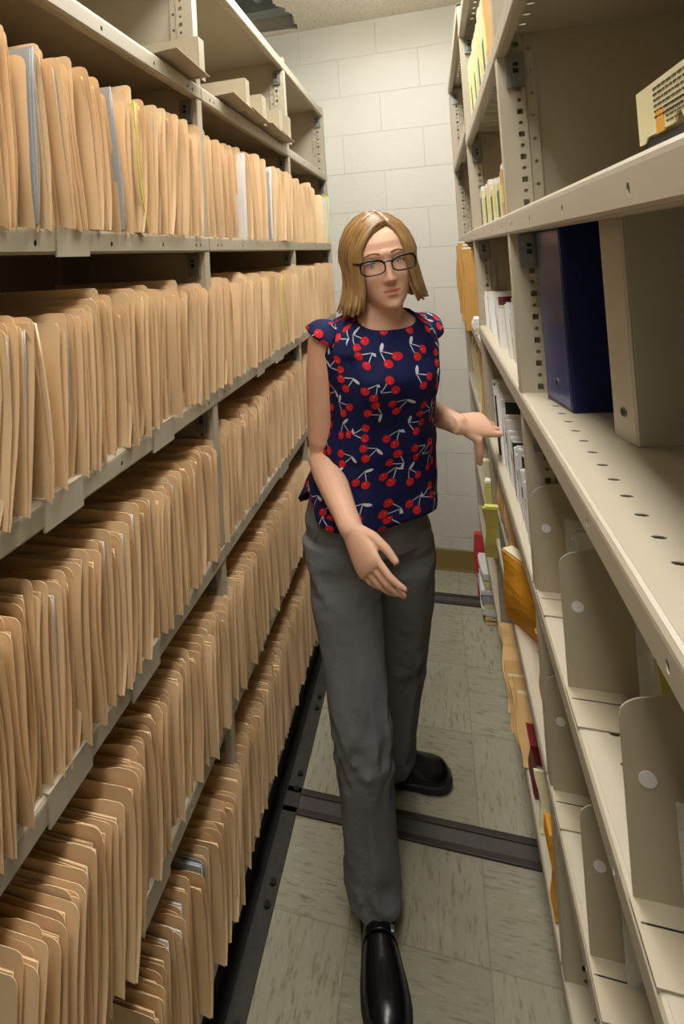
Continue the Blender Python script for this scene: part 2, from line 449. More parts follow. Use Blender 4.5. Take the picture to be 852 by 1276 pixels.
# ------------------------------------------------------------------ shelving
def shelf_mesh(L, D, sgn, name='shelf'):
    """front lip at local x=0, going inward along sgn; y 0..L; top at z=0"""
    mb = MB(); X = lambda d: sgn * d
    n = int((L - .06) / .04)
    hol = [(.03 + .04 * (i + .5), .0115, .003, .006, True) for i in range(n)]
    cuts = [.006, .027, .050, D]
    def strip(x0, z0, x1, z1): mb.add([(X(x0), 0, z0), (X(x0), L, z0), (X(x1), L, z1), (X(x1), 0, z1)], [(0, 1, 2, 3)])
    strip(.006, 0, .027, 0)
    mb.perforated((X(.027), 0, 0), (0, 1, 0), (sgn, 0, 0), L, .023, hol, .016)
    strip(.050, 0, D, 0); strip(D, 0, D, -.03)
    prof = [(.006, 0), (.0025, -.0012), (.0004, -.0045), (0, -.008)]
    for a, b in zip(prof[:-1], prof[1:]): strip(*a, *b)
    lh = [(L * f, .013, .0035, .0045, True) for f in (.06, .09, .28, .5, .72, .91, .94)]
    mb.perforated((0, 0, -.008), (0, 1, 0), (0, 0, -1), L, .024, lh, .014)
    prof = [(0, -.032), (.0012, -.0345), (.004, -.0355), (.016, -.0355), (.016, -.030)]
    for a, b in zip(prof[:-1], prof[1:]): strip(*a, *b)
    for y in (0, L):   # end flanges
        mb.add([(X(.016), y, 0), (X(D), y, 0), (X(D), y, -.03), (X(.016), y, -.03)], [(0, 1, 2, 3)])
    return mb.mesh(name, 'shelf_paint')
def post_mesh(H, sgn):
    """perforated post: web with square and round holes facing the camera, front flange facing the aisle"""
    mb = MB(); X = lambda d: sgn * d
    n = int((H - .05) / .019)
    hs = [(.03 + .019 * i, .010, .0045 if i % 2 else .0034, .0045 if i % 2 else .0034, i % 2 == 0) for i in range(n)]
    mb.add([(X(.001), 0, 0), (X(.020), 0, 0), (X(.020), 0, H), (X(.001), 0, H)], [(0, 1, 2, 3)])
    mb.perforated((X(.020), 0, 0), (0, 0, 1), (sgn, 0, 0), H, .020, hs, .0155)
    mb.add([(X(.040), 0, 0), (X(.042), .004, 0), (X(.042), .004, H), (X(.040), 0, H)], [(0, 1, 2, 3)])
    h2 = [(.04 + .038 * i, .008, .0034, .0034, True) for i in range(int((H - .06) / .038))]
    mb.perforated((X(.042), .004, 0), (0, 0, 1), (sgn, 0, 0), H, .016, h2, .0155)
    mb.add([(X(.001), 0, 0), (X(0), .002, 0), (X(0), .026, 0), (X(.001), .028, 0), (X(.001), 0, H), (X(0), .002, H), (X(0), .026, H), (X(.001), .028, H)],
           [(0, 1, 5, 4), (1, 2, 6, 5), (2, 3, 7, 6)])
    mb.add([(X(.001), .028, 0), (X(.04), .028, 0), (X(.04), .028, H), (X(.001), .028, H)], [(0, 1, 2, 3)])
    return mb.mesh('post', 'shelf_paint')
def clip_mesh(sgn):
    mb = MB(); a, b = sorted((sgn * .012, sgn * .040))
    mb.box(a, b, -.010, -.0012, -.056, -.002); mb.box(a + .007, b - .007, -.013, -.009, -.048, -.012)
    mb.box(a + .010, b - .010, -.0135, -.0125, -.034, -.026, 1); mb.box(a + .010, b - .010, -.0135, -.0125, -.022, -.016, 1)
    return mb.mesh('shelf_clip', ['galvanised', 'black_iron'])
def sleeve_mesh(w, sgn):
    mb = MB(); a, b = sorted((-sgn * .003, sgn * .001)); mb.box(a, b, 0, w, -.040, .001)
    a, b = sorted((-sgn * .003, sgn * .03)); mb.box(a, b, 0, w, .0006, .0022)
    return mb.mesh('lip_sleeve', 'shelf_paint')
def rack(label, xf, sgn, posts, levels, D, sleeves):
    r = empty('steel_shelving_rack', (xf, posts[0], 0))
    H = 2.31
    pm = post_mesh(H - (.12 if sgn < 0 else .315), sgn); cm = clip_mesh(sgn); meshes = {}
    for i, y in enumerate(posts):
        link('post', pm, r, (0, y - posts[0], .12 if sgn < 0 else .315), .0012)
        m = MB(); x0, x1 = sorted((sgn * .05, sgn * D)); yy = y - posts[0]
        m.box(x0, x1, yy + .010, yy + .0122, .12 if sgn < 0 else .31, H); m.build('side_panel', 'shelf_paint', r)
        m = MB(); x0, x1 = sorted((sgn * (D + .004), sgn * (D + .03))); m.box(x0, x1, yy, yy + .03, .0, H); m.build('rear_post', 'shelf_paint', r)
    for i, (ya, yb) in enumerate(zip(posts[:-1], posts[1:])):
        L = yb - ya - .004
        key = round(L, 4)
        if key not in meshes: meshes[key] = shelf_mesh(L, D, sgn)
        x0, x1 = sorted((sgn * (D + .001), sgn * (D + .0025)))
        m = MB(); m.box(x0, x1, ya - posts[0] + .03, yb - posts[0], 0, H); m.build('back_panel', 'shelf_paint', r)
        for k, z in enumerate(levels[i]):
            s = link('shelf', meshes[key], r, (-sgn * .0018, ya - posts[0] + .0275, z), .0012)
            link('shelf_clip', cm, r, (0, yb - posts[0], z - .036))
            for (bi, lv, yy, w) in sleeves:
                if bi == i and lv == k:
                    link('lip_sleeve', sleeve_mesh(w, sgn), s, (0, yy - ya - .0275, 0))
    m = MB()
    x0, x1 = sorted((sgn * (.035 if sgn < 0 else .06), sgn * D)); m.box(x0, x1, 0, posts[-1] - posts[0] + .028, .012, .12 if sgn < 0 else .30)
    m.build('carriage_base', 'black_iron', r)
    tag(r, label, 'shelving')
    return r
rack('beige steel shelving rack packed with manila folders, left of the woman', XL, -1, LP, [LZ] * 3, DL,
    [(0, 2, .662, .076), (0, 3, .614, .082), (0, 3, .906, .08), (1, 3, 1.52, .07), (1, 3, 1.72, .09), (0, 4, .60, .09), (0, 4, .80, .09), (1, 4, 1.70, .09), (0, 5, .80, .09)])
rack('beige steel shelving rack holding binders and dividers, right of the woman', XR, 1, RP, [RZ12, RZ12, RZ3], DR, [])

# ------------------------------------------------------------------ manila folders
def folder_mesh(seed, depth=.292, height=.242, mat='manila', thick=.010, tab=True, name='manila_folder'):
    """two card leaves joined along the bottom fold; side edges face the aisle (local x=0, depth along -x)"""
    r = random.Random(seed); mb = MB()
    ds = [0, .0015, .004, .008, .014, .022, .034, .06, .12, .2, depth]
    vz = [0, .03, .1, .22, .38, .55, .72, .86, .95, 1]
    bow = r.uniform(-.010, .012); wav = r.uniform(-.0015, .0015); ph = r.uniform(0, 6); drop = r.uniform(.002, .010)
    rad = r.choice([.010, .014, .018, .010]); notch = r.choice([0, 0, .012, .016]) if tab else 0
    for leaf in (-1, 1):
        hh = height + (0 if leaf > 0 else -.011) + r.uniform(-.003, .003)
        xo = r.uniform(-.004, .0) if leaf < 0 else 0
        sp = thick * r.uniform(.35, .6)
        F, B = [], []
        for v in vz:
            rf, rb = [], []
            for d in ds:
                top = hh
                if d < rad: top -= rad - math.sqrt(max(0, rad * rad - (rad - d) ** 2))
                if notch and leaf > 0 and d > .05: top -= notch * min(1, (d - .05) / .02)
                bot = -drop * max(0, 1 - d / .02) ** 1.5 if leaf > 0 else -drop * .6 * max(0, 1 - d / .02)
                z = bot + (top - bot) * v
                y = leaf * (.0008 + sp * min(1, v * 3) * (.85 + .3 * v)) + bow * math.sin(v * PI * .9) * (1 - .5 * d / depth) + wav * math.sin(v * 9 + ph + d * 20)
                y += leaf * .0016 * math.exp(-d / .01) * math.sin(v * 5 + ph)
                rf.append((xo - d, y - .00035, z)); rb.append((xo - d, y + .00035, z))
            F.append(rf); B.append(rb)
        mb.grid(F, False, 0, False); mb.grid(B, False, 0, True)
        # rim of the card
        n, k = len(vz), len(ds)
        rim = [(0, j) for j in range(k)] + [(i, k - 1) for i in range(1, n)] + [(n - 1, j) for j in range(k - 2, -1, -1)] + [(i, 0) for i in range(n - 2, 0, -1)]
        ring1 = [F[i][j] for i, j in rim]; ring2 = [B[i][j] for i, j in rim]
        mb.grid([ring1, ring2], True, 0, True)
    return mb.mesh(name, mat, True), bow, wav, ph
def sheaf_mesh(seed, bow, wav, ph, depth=.28, height=.226, thick=.006, mat='white_paper', n=3, name='paper_sheaf', x0=-.006):
    r = random.Random(seed + 900); mb = MB()
    ds = [0, .01, .05, .14, depth]; vz = [0, .1, .3, .55, .8, 1]
    for q in range(n):
        yo = (q - (n - 1) / 2) * thick / n; xo = x0 + r.uniform(-.006, 0); hh = height + r.uniform(-.012, .004)
        tk = thick / n * .38
        kt = lambda v: min(1, .15 + v * 2.6)
        A = [[(xo - d, (yo - tk) * kt(v) + bow * math.sin(v * PI * .9) * (1 - .5 * d / depth) + wav * math.sin(v * 9 + ph + d * 20), .0015 + hh * v) for d in ds] for v in vz]
        Bq = [[(x, y + 2 * tk * kt(v), z) for x, y, z in row] for v, row in zip(vz, A)]
        mb.grid(A); mb.grid(Bq, flip=True)
        k, m_ = len(ds), len(vz)
        rim = [(0, j) for j in range(k)] + [(i, k - 1) for i in range(1, m_)] + [(m_ - 1, j) for j in range(k - 2, -1, -1)] + [(i, 0) for i in range(m_ - 2, 0, -1)]
        mb.grid([[A[i][j] for i, j in rim], [Bq[i][j] for i, j in rim]], True, 0, True)
    return mb.mesh(name, mat, True)
NV = 14
VAR = []
for s in range(NV):
    me, bow, wav, ph = folder_mesh(s)
    VAR.append((me, sheaf_mesh(s, bow, wav, ph, mat='manila' if s % 5 else 'white_paper', n=4 if s % 2 else 2)))
PROTO = []
for me, sh in VAR:
    o = link('manila_folder', me); c = link('paper_sheaf', sh, o); PROTO.append(o)
FREE = list(range(NV))
ROWN = {2: 'top folder row', 3: 'second folder row', 4: 'third folder row', 5: 'fourth folder row', 6: 'bottom folder row'}
frnd = random.Random(21)
def folder_pose(y, z, row, bay, lean, push=0):
    zs = frnd.choice([1, 1, 1.03]) * frnd.uniform(.93, 1.05)
    M = Matrix.Translation((XL + push + frnd.uniform(-.010, .012), y, z + .0015)) @ Matrix.Rotation(lean + frnd.uniform(-.02, .02), 4, 'X') @ Matrix.Rotation(frnd.uniform(-.03, .03), 4, 'Z') @ Matrix.Diagonal((1, frnd.uniform(.85, 1.2), zs, 1))
    return M
def lean_at(row, y):
    return .17 * noise.noise(Vector((y * 2.3, row * 7.1, 0))) + .07 * noise.noise(Vector((y * 9, row * 3.3, 5)))
n_ind = 0
def place_row(row, bay, ys, frompost, direction, push=lambda y: 0):
    """individual folders at ys, counted from a post"""
    global n_ind
    order = sorted(ys, reverse=direction < 0)
    for i, y in enumerate(order):
        k = frnd.randrange(NV)
        if FREE: k = FREE.pop(); o = PROTO[k]
        else: o = copy_tree(PROTO[k])
        o.matrix_world = folder_pose(y, LZ[row], row, bay, lean_at(row, y), push(y))
        tag(o, 'manila folder, %s %s the nearest visible steel post, %s' % (ordinal(i + 1), 'toward the viewer from' if direction < 0 else 'toward the block wall from', ROWN[row]),
            'folder', 'manila folders, %s, %s' % (ROWN[row], 'near bay' if bay == 0 else 'middle bay'))
        n_ind += 1
def arange(a, b, p):
    out = []; y = a
    while y < b: out.append(y + frnd.uniform(-.003, .003)); y += p
    return out
SPECIAL = []   # y positions kept free on (row): (row, y0, y1)
gaps = {(2, 0): [(.594, .632), (.808, .850), (.893, .925)], (2, 1): [(1.445, 1.482), (1.712, 1.745)], (3, 0): [(.60, .645)], (3, 1): [(1.79, 1.825)], (6, 0): [(.975, 1.01)]}
def keep(row, bay, ys): return [y for y in ys if not any(a < y < b for a, b in gaps.get((row, bay), []))]
place_row(2, 0, keep(2, 0, arange(.47, 1.205, .0168)), 1, -1, lambda y: .008)
place_row(3, 0, keep(3, 0, arange(.44, 1.205, .0165)), 1, -1, lambda y: .006)
place_row(4, 0, arange(.43, 1.205, .0165), 1, -1, lambda y: .006)
place_row(5, 0, arange(.50, 1.19, .0178), 1, -1, lambda y: .03 if y < .78 else (.018 if y > 1.05 else .006))
place_row(6, 0, keep(6, 0, arange(.80, 1.19, .0185)), 1, -1, lambda y: .02)
place_row(2, 1, keep(2, 1, arange(1.225, 2.06, .0176)), 1, 1, lambda y: .006)
place_row(3, 1, keep(3, 1, arange(1.225, 2.06, .0176)), 1, 1, lambda y: .008)
# the far rows: everything past the three hundred largest, as one mass
def mass(rows):
    V, F = [], []; nv = 0
    for row, ys, pushf in rows:
        for y in ys:
            for me in VAR[frnd.randrange(NV)]:
                M = np.array(folder_pose(y, LZ[row], row, 1, lean_at(row, y), pushf(y)))
                co = np.empty(len(me.vertices) * 3); me.vertices.foreach_get('co', co); co = co.reshape(-1, 3)
                V.append(co @ M[:3, :3].T + M[:3, 3])
                F += [tuple(i + nv for i in p.vertices) for p in me.polygons]; nv += len(co)
                if frnd.random() < .35: break
    me = bpy.data.meshes.new('manila_folders'); me.from_pydata(np.concatenate(V).tolist(), [], F); me.update()
    me.materials.append(MATS['manila']); me.polygons.foreach_set('use_smooth', [True] * len(me.polygons))
    o = link('manila_folders', me)
    tag(o, 'manila folders packed on the lower and farther shelves of the left rack', 'folders', kind='stuff')
z0 = lambda y: 0
mass([(4, arange(1.225, 2.045, .0165), z0), (5, arange(1.225, 2.045, .0165), lambda y: .012), (6, arange(1.225, 2.045, .0165), lambda y: .01),
      (2, arange(2.09, 2.49, .017), lambda y: .002), (3, arange(2.09, 2.83, .016), z0), (4, arange(2.09, 2.83, .016), z0), (5, arange(2.09, 2.83, .016), lambda y: .01), (6, arange(2.09, 2.83, .016), lambda y: .008)])
# odd ones out among the folders
def odd(y, row, cover, inner, label, name='document_sheaf', lean=0., push=0., n=4, thick=.012, h=.235, seed=1, inner_x=.003, yaw=0.):
    o = empty(name, (XL + push + .014, y, LZ[row] + .0015))
    me, bow, wav, ph = folder_mesh(seed, mat=cover, thick=thick, name='cover', height=h)
    link('cover', me, o)
    link('paper_sheaf', sheaf_mesh(seed, bow, wav, ph, thick=thick * .8, mat=inner, n=n, height=h - .004, x0=inner_x), o)
    o.rotation_euler = (lean, 0, yaw)
    tag(o, label, 'documents')
odd(.612, 2, 'manila', 'grey_paper', 'thick sheaf of grey-edged papers in an open folder, near end of top folder row', seed=41, thick=.016, n=7)
odd(.826, 2, 'manila', 'grey_paper', 'bent sheaf of blue-grey papers slumping inside its folder, top folder row', seed=42, lean=.14, thick=.012, n=5)
odd(.908, 2, 'manila', 'yellow_paper', 'leaning folder showing a thin yellow and grey paper edge, top folder row', seed=43, lean=.10, n=3)
odd(1.465, 2, 'white_paper', 'white_paper', 'upright white paper sheaf between folders beyond the first post, top folder row', seed=44, lean=-.05, n=4)
odd(1.728, 2, 'grey_paper', 'white_paper', 'pale grey leaning sheaf near the middle of the far top folder row', seed=45, lean=-.10, n=4)
odd(.618, 3, 'manila', 'manila', 'folder curving away beside a dark gap, second folder row', seed=46, lean=.12, n=2)
odd(1.808, 3, 'manila', 'yellow_paper', 'folder with a yellow-green paper edge, second folder row before the second post', seed=47, n=3)
odd(.992, 6, 'grey_paper', 'grey_paper', 'pale grey upright folder among manila ones, bottom folder row', seed=48, n=3)
odd(2.66, 2, 'manila', 'manila', 'wide manila folder turned to show its flat face, top folder row near the wall', seed=49, lean=-.08, n=2, push=-.004, yaw=.42)
odd(2.735, 2, 'white_paper', 'yellow_paper', 'white folder with a yellow sheet, end of the top folder row by the wall', seed=50, lean=-.10, n=3)
odd(2.79, 2, 'cream_paper', 'white_paper', 'last cream folder of the top folder row touching the end post by the wall', seed=51, lean=-.06, n=3)

# low file dividers standing on the upper left shelf
def low_divider(y, h, w, label):
    o = empty('file_divider', (XL + .012, y, LZ[1]))
    m = MB(); m.box(-.25, .010, 0, .0018, .001, h); m.box(.0085, .010, 0, w, .001, h); m.build('divider_plate', 'divider_paint', o, bevel=.0006)
    m = MB(); m.prism([(.030, -.16, .012), (.030, .012, .0035), (-.20, .012, .0025), (-.20, -.16, .0025)], (0, 0, 1), .0018); m.build('divider_foot', 'divider_paint', o)
    tag(o, label, 'file divider', 'beige file dividers on the upper left shelf')
low_divider(1.168, .098, .035, 'beige low file divider on the upper left shelf, in front of the first steel post')
low_divider(1.50, .100, .04, 'beige low file divider on the upper left shelf, first beyond the first steel post')
low_divider(1.66, .096, .05, 'beige low file divider on the upper left shelf, second beyond the first steel post')
low_divider(1.86, .098, .05, 'beige low file divider on the upper left shelf, second before the second steel post')
low_divider(1.985, .102, .05, 'beige low file divider on the upper left shelf, just before the second steel post')

# ------------------------------------------------------------------ right rack: binders, box, dividers
def binder(label, corner, ang, w, h, d, cover, pocket, spine_mat):
    """corner: near spine corner on the shelf; w = spine width, d = board depth; ang turns the spine about z"""
    o = empty('ring_binder', corner); o.rotation_euler = (0, 0, ang)
    # local: spine along +y from 0..w at x=0, boards run along +x
    m = MB(); m.box(0, .003, 0, w, 0, h); m.build('spine', spine_mat, o, bevel=.0012)
    for y in (0, w - .003):
        m = MB(); m.box(.003, d, y, y + .003, 0, h); m.build('cover_board', cover, o, bevel=.001)
    m = MB(); m.box(-.0006, 0, .004, w - .004, .006, h - .012); m.build('spine_pocket', pocket, o)
    m = MB(); m.box(.03, d - .02, .008, w - .008, .012, h - .03); m.build('pages', 'white_paper', o)
    m = MB(); m.cyl((-.0010, w / 2, .035), (-1, 0, 0), .006, .0012, 14); m.cyl((-.0010, w / 2, .035), (-1, 0, 0), .0045, .0014, 14, 1)
    m.build('finger_ring', ['galvanised', 'black_plastic'], o)
    tag(o, label, 'binder')
binder('navy blue ring binder standing upright beside the white binder', (.176, .897, 1.3035), .20, .088, .292, .28, 'binder_blue', 'binder_pocket', 'binder_blue')
binder('large off-white ring binder standing nearest the viewer on the binder shelf', (.216, .758, 1.3035), .25, .050, .296, .28, 'binder_white', 'binder_white', 'binder_white')

# black tray with a yellowed card on the shelf above
o = empty('card_file_box', (.165, .30, RZ12[2] + .001))
m = MB()
m.box(0, .20, 0, .205, 0, .003); m.box(0, .003, 0, .205, 0, .021); m.box(.197, .20, 0, .205, 0, .021); m.box(0, .2, 0, .003, 0, .021); m.box(0, .2, .202, .205, 0, .021)
m.build('tray', 'black_plastic', o, bevel=.0008)
m = MB(); m.prism([(-.0015, .213, .0185), (-.0015, .213, .060), (-.0015, 0, .060), (-.0015, 0, .024), (-.0015, .13, .024), (-.0015, .134, .030), (-.0015, .140, .030), (-.0015, .144, .0235), (-.0015, .196, .0225), (-.0015, .202, .0185)], (1, 0, 0), .0012)
card = m.build('card', 'cream_paper', o)
m = MB(); rt = random.Random(5)
for ln in range(6):
    y = .178; z = .0555 - ln * .0042
    while y > .105 - (ln % 3) * .006:
        w = rt.uniform(.003, .008); m.box(-.0019, -.0014, y - w, y, z - .0014, z); y -= w + .0018
for ln in range(4):
    y = .158; z = .0385 - ln * .0036
    while y > .122 + (ln % 2) * .01:
        w = rt.uniform(.003, .006); m.box(-.0019, -.0014, y - w, y, z - .0010, z); y -= w + .0016
m.build('typed_lines', 'ink', card)
m = MB(); m.box(-.0019, -.0013, .162, .176, .0215, .0385); m.build('orange_mark', 'orange_ink', card)
m = MB(); m.box(.004, .196, .004, .20, .003, .05); m.build('card_stack', 'cream_paper', o)
tag(o, 'black tray holding a yellowed typed card with an orange mark, upper right shelf', 'file box')

def bookend(x, y, z, h0, h1, D, label, group):
    o = empty('shelf_divider', (x, y, z + .0012))
    prof = [(0, 0), (0, h0 - .014), (.002, h0 - .006), (.007, h0 - .001), (.014, h0 + .003), (D * .7, h1), (D, h1), (D, 0)]
    m = MB(); m.prism([(px, 0, pz) for px, pz in prof], (0, 1, 0), .0016); pl = m.build('divider_plate', 'divider_paint', o, bevel=.0005)
    m = MB(); m.cyl((.018, -.0004, h0 * .62), (0, -1, 0), .007, .0006, 16); m.build('hole_disc', 'white_paper', pl, smooth=False)  # pale disc painted where a hole in the plate shows lighter
    m = MB(); m.box(.0, D, -.018, 0, 0, .0016); m.box(.004, D, -.020, -.018, 0, .0010, 1); m.box(0, D, -.062, -.020, 0, .0016); m.box(-.003, 0, -.062, -.0, -.010, .0016)
    m.build('divider_foot', ['divider_paint', 'black_iron'], o)
    tag(o, label, 'shelf divider', group)
G4 = 'beige dividers on the shelf below the binders'; G5 = 'beige dividers on the second shelf below the binders'
bookend(.127, 1.006, RZ12[4], .165, .215, .27, 'beige steel divider nearest the post, first shelf below the binders', G4)
bookend(.127, .800, RZ12[4], .165, .215, .27, 'beige steel divider in the middle, first shelf below the binders', G4)
bookend(.127, .560, RZ12[4], .165, .215, .27, 'beige steel divider nearest the viewer, first shelf below the binders', G4)
bookend(.127, 1.006, RZ12[5], .178, .225, .27, 'beige steel divider nearest the post, second shelf below the binders', G5)
bookend(.127, .788, RZ12[5], .178, .225, .27, 'beige steel divider nearest the viewer, second shelf below the binders', G5)

def zip_bag(x, y, z, h, D, label, seed, yellow=False):
    o = empty('plastic_bag', (x, y, z + .002)); r = random.Random(seed)
    nx, nz = 14, 12
    def surf(s):
        rows = []
        for i in range(nz + 1):
            v = i / nz; row = []
            for j in range(nx + 1):
                u = j / nx
                bul = (math.sin(PI * u) ** .6) * (math.sin(PI * min(1, v * 1.05 + .02)) ** .6) if 0 < v < 1 else 0
                w = .003 * noise.noise(Vector((u * 7, v * 9, seed + s)))
                row.append((u * D, s * (.0008 + .016 * max(0, bul)) + w, v * h + .004 * noise.noise(Vector((u * 5, 0, seed))) * v))
            rows.append(row)
        return rows
    m = MB(); m.grid(surf(-1)); m.grid(surf(1), flip=True); m.build('film', 'clear_film', o, smooth=True)
    for k in range(4):
        m = MB(); t = -.012 + k * .007
        m.prism([(.012 + r.uniform(0, .01), t, .006), (.012, t, h * r.uniform(.80, .93)), (D - .02, t, h * r.uniform(.80, .93)), (D - .02, t, .006)], (0, 1, 0), .003)
        m.build('papers', 'yellow_paper' if yellow and k == 0 else 'white_paper', o)
    tag(o, label, 'plastic bag', 'clear bags of papers between the dividers')
zip_bag(.160, .935, RZ12[4], .150, .22, 'clear bag of white papers behind the middle divider, first shelf below binders', 1)
zip_bag(.165, .640, RZ12[4], .205, .22, 'clear bag with yellow slip behind the nearest divider, first shelf below binders', 2, True)
zip_bag(.160, .545, RZ12[4], .10, .22, 'clear bag of white papers in front of the nearest divider, first shelf below binders', 3)
zip_bag(.165, .925, RZ12[5], .165, .22, 'clear bag with yellow slip behind the nearer divider, second shelf below binders', 4, True)
zip_bag(.160, .765, RZ12[5], .14, .22, 'clear bag of papers in front of the nearer divider, second shelf below binders', 5)

# ------------------------------------------------------------------ right rack, middle and far bays: books and papers
def slab(name, x, y, z, D, t, h, cover, pages, label, cat, group=None, lean=0, yaw=0, band=None, page_top=.004):
    """thin upright item: spine at local x=0 facing the aisle, thickness along y"""
    o = empty(name, (x, y, z + .001)); o.rotation_euler = (lean, 0, yaw)
    m = MB(); m.box(0, .0012, 0, t, 0, h); m.box(0, D, 0, .0012, 0, h); m.box(0, D, t - .0012, t, 0, h); m.build('cover', cover, o, bevel=.0004)
    m = MB(); m.box(.002, D - .003, .0014, t - .0014, .002, h + page_top); m.build('pages', pages, o)
    if band:
        m = MB(); m.box(-.0005, 0, .0006, t - .0006, h * band[1], h * band[2]); m.build('spine_band', band[0], o)
    tag(o, label, cat, group); return o
rb = random.Random(11)
n = 9
for i in range(n):        # packets high up in the middle bay
    y = 1.24 + i * .062
    slab('index_packet', XR + .012, y, RZ12[1], .18, .030, .19 + rb.uniform(-.012, .018), 'cream_paper' if i else 'wood_folder', 'white_paper',
         'tall cream and green packet, %s from the near post, high right shelf' % ordinal(i + 1), 'packet', 'index packets on the high right shelf', lean=-.16, band=('green_card', 0.02, .55) if i % 2 else ('yellow_paper', .3, .7))
n = 8
for i in range(n):
    y = 1.16 + i * .068
    slab('index_packet', XR + .012, y, RZ12[2], .16, .034, .082 + rb.uniform(-.01, .016), 'cream_paper' if i else 'wood_folder', 'white_paper',
         'short cream and green packet, %s from the near post, shelf above the pamphlets' % ordinal(i + 1), 'packet', 'short packets on the right middle shelf', lean=-.08, band=('green_card', 0.02, .8) if i % 2 else ('yellow_paper', .3, .7), page_top=.012)
for i in range(26):       # cards and pamphlets
    y = 1.19 + i * .0255
    cv = 'white_paper' if i not in (9, 14) else ('dark_red' if i == 14 else 'yellow_paper')
    if i == 9: cv = 'red_card'
    lab = {'white_paper': 'white pamphlet, %s from the near post, right shelf above the journals', 'red_card': 'bright red booklet, %s from the near post, right shelf above the journals', 'dark_red': 'dark red booklet, %s from the near post, right shelf above the journals'}[cv] % ordinal(i + 1)
    slab('pamphlet', XR + .012 + rb.uniform(0, .025), y, RZ12[3], .15, rb.uniform(.008, .014), .085 + rb.uniform(-.012, .03), cv, 'white_paper' if i % 4 else 'cream_paper', lab, 'pamphlet', 'pamphlets on the right middle card shelf',
         lean=rb.uniform(-.3, -.1), yaw=rb.uniform(-.1, .1), band=('cream_paper', .05, .55) if i % 3 == 0 else None, page_top=.012)
for i in range(30):       # journals she touches
    y = 1.14 + i * .0225
    dark = i % 3 == 0; ck = i % 6 == 4
    slab('journal', XR + .010 + rb.uniform(0, .012), y, RZ12[4], .17, .010 + rb.uniform(-.003, .005), .122 + rb.uniform(-.012, .02) + (.03 if i > 14 else 0), 'black_plastic' if ck else 'white_paper', 'white_paper',
         ('dark' if ck else 'white') + ' spined journal, %s from the near post, shelf under her outstretched hand' % ordinal(i + 1), 'journal', 'journals under the outstretched hand',
         lean=rb.uniform(-.26, -.05), yaw=rb.uniform(-.12, .06), band=('black_plastic' if dark else ('dark_red' if i % 7 == 3 else 'grey_card'), .55, .72), page_top=.002)
# lower shelf of the middle bay
def soft(name, x, y, z, D, t, h, mat, label, cat, lean=0, yaw=0, bul=.01, group=None, flap=None, seed=0):
    """bulging envelope or folder"""
    o = empty(name, (x, y, z + .001)); o.rotation_euler = (lean, 0, yaw)
    def surf(s):
        return [[(u * D + .004 * math.sin(v * 7 + seed) * (1 - u), s * (t / 2 + bul * math.sin(PI * u) * math.sin(PI * (v * .9 + .05))) + .002 * noise.noise(Vector((u * 4, v * 6, seed))), v * h) for u in [i / 8 for i in range(9)]] for v in [i / 10 for i in range(11)]]
    A, B = surf(-1), surf(1)
    m = MB(); m.grid(A); m.grid(B, flip=True)
    rim = [(0, j) for j in range(9)] + [(i, 8) for i in range(1, 11)] + [(10, j) for j in range(7, -1, -1)] + [(i, 0) for i in range(9, 0, -1)]
    m.grid([[A[i][j] for i, j in rim], [B[i][j] for i, j in rim]], True, 0, True)
    m.build('envelope_body', mat, o, smooth=False)
    if flap:
        m = MB(); m.box(.004, D - .004, -t / 2 + .001, t / 2 - .001, h * .9, h + .006); m.build('papers', flap, o)
    tag(o, label, cat, group); return o
L5 = RZ12[5]
for i, y in enumerate((1.55, 1.63, 1.71)):
    soft('envelope', XR + .006, y, L5 + .104, .2, .034, .125, 'wood_folder', 'tan padded envelope, %s from the wall side, standing on the grey box' % ('third', 'second', 'first')[i], 'envelope', lean=-.1, bul=.012, group='tan envelopes above the grey box', seed=i)
o = empty('archive_box', (XR + .006, 1.475, L5 + .001))
m = MB(); m.box(0, .22, 0, .30, 0, .099); m.build('box_body', 'grey_card', o, bevel=.002)
m = MB(); m.box(-.0018, .222, -.002, .302, .082, .103); m.build('lid', 'grey_card', o, bevel=.002)
m = MB(); m.box(-.0012, 0, .0, .075, .002, .032); m.build('blue_label', 'blue_card', o)
tag(o, 'grey cardboard archive box under the tan envelopes, low in the right middle bay', 'box')
soft('envelope', XR - .004, 1.462, L5, .22, .03, .15, 'orange_kraft', 'bulging orange envelope beside the grey box, leaning out of the right rack', 'envelope', yaw=-1.0, bul=.022, flap='cream_paper', seed=9)
soft('envelope', XR + .02, 1.20, L5, .24, .02, .12, 'kraft', 'brown envelope next to the bulging orange one, low right shelf', 'envelope', lean=-.1, bul=.012, flap='yellow_paper', seed=10)
soft('folder', XR - .030, 1.835, L5 - .06, .24, .02, .145, 'olive_paper', 'olive yellow folder sticking out of the right rack above the red one', 'folder', lean=.03, bul=.006, flap='yellow_paper', seed=4)
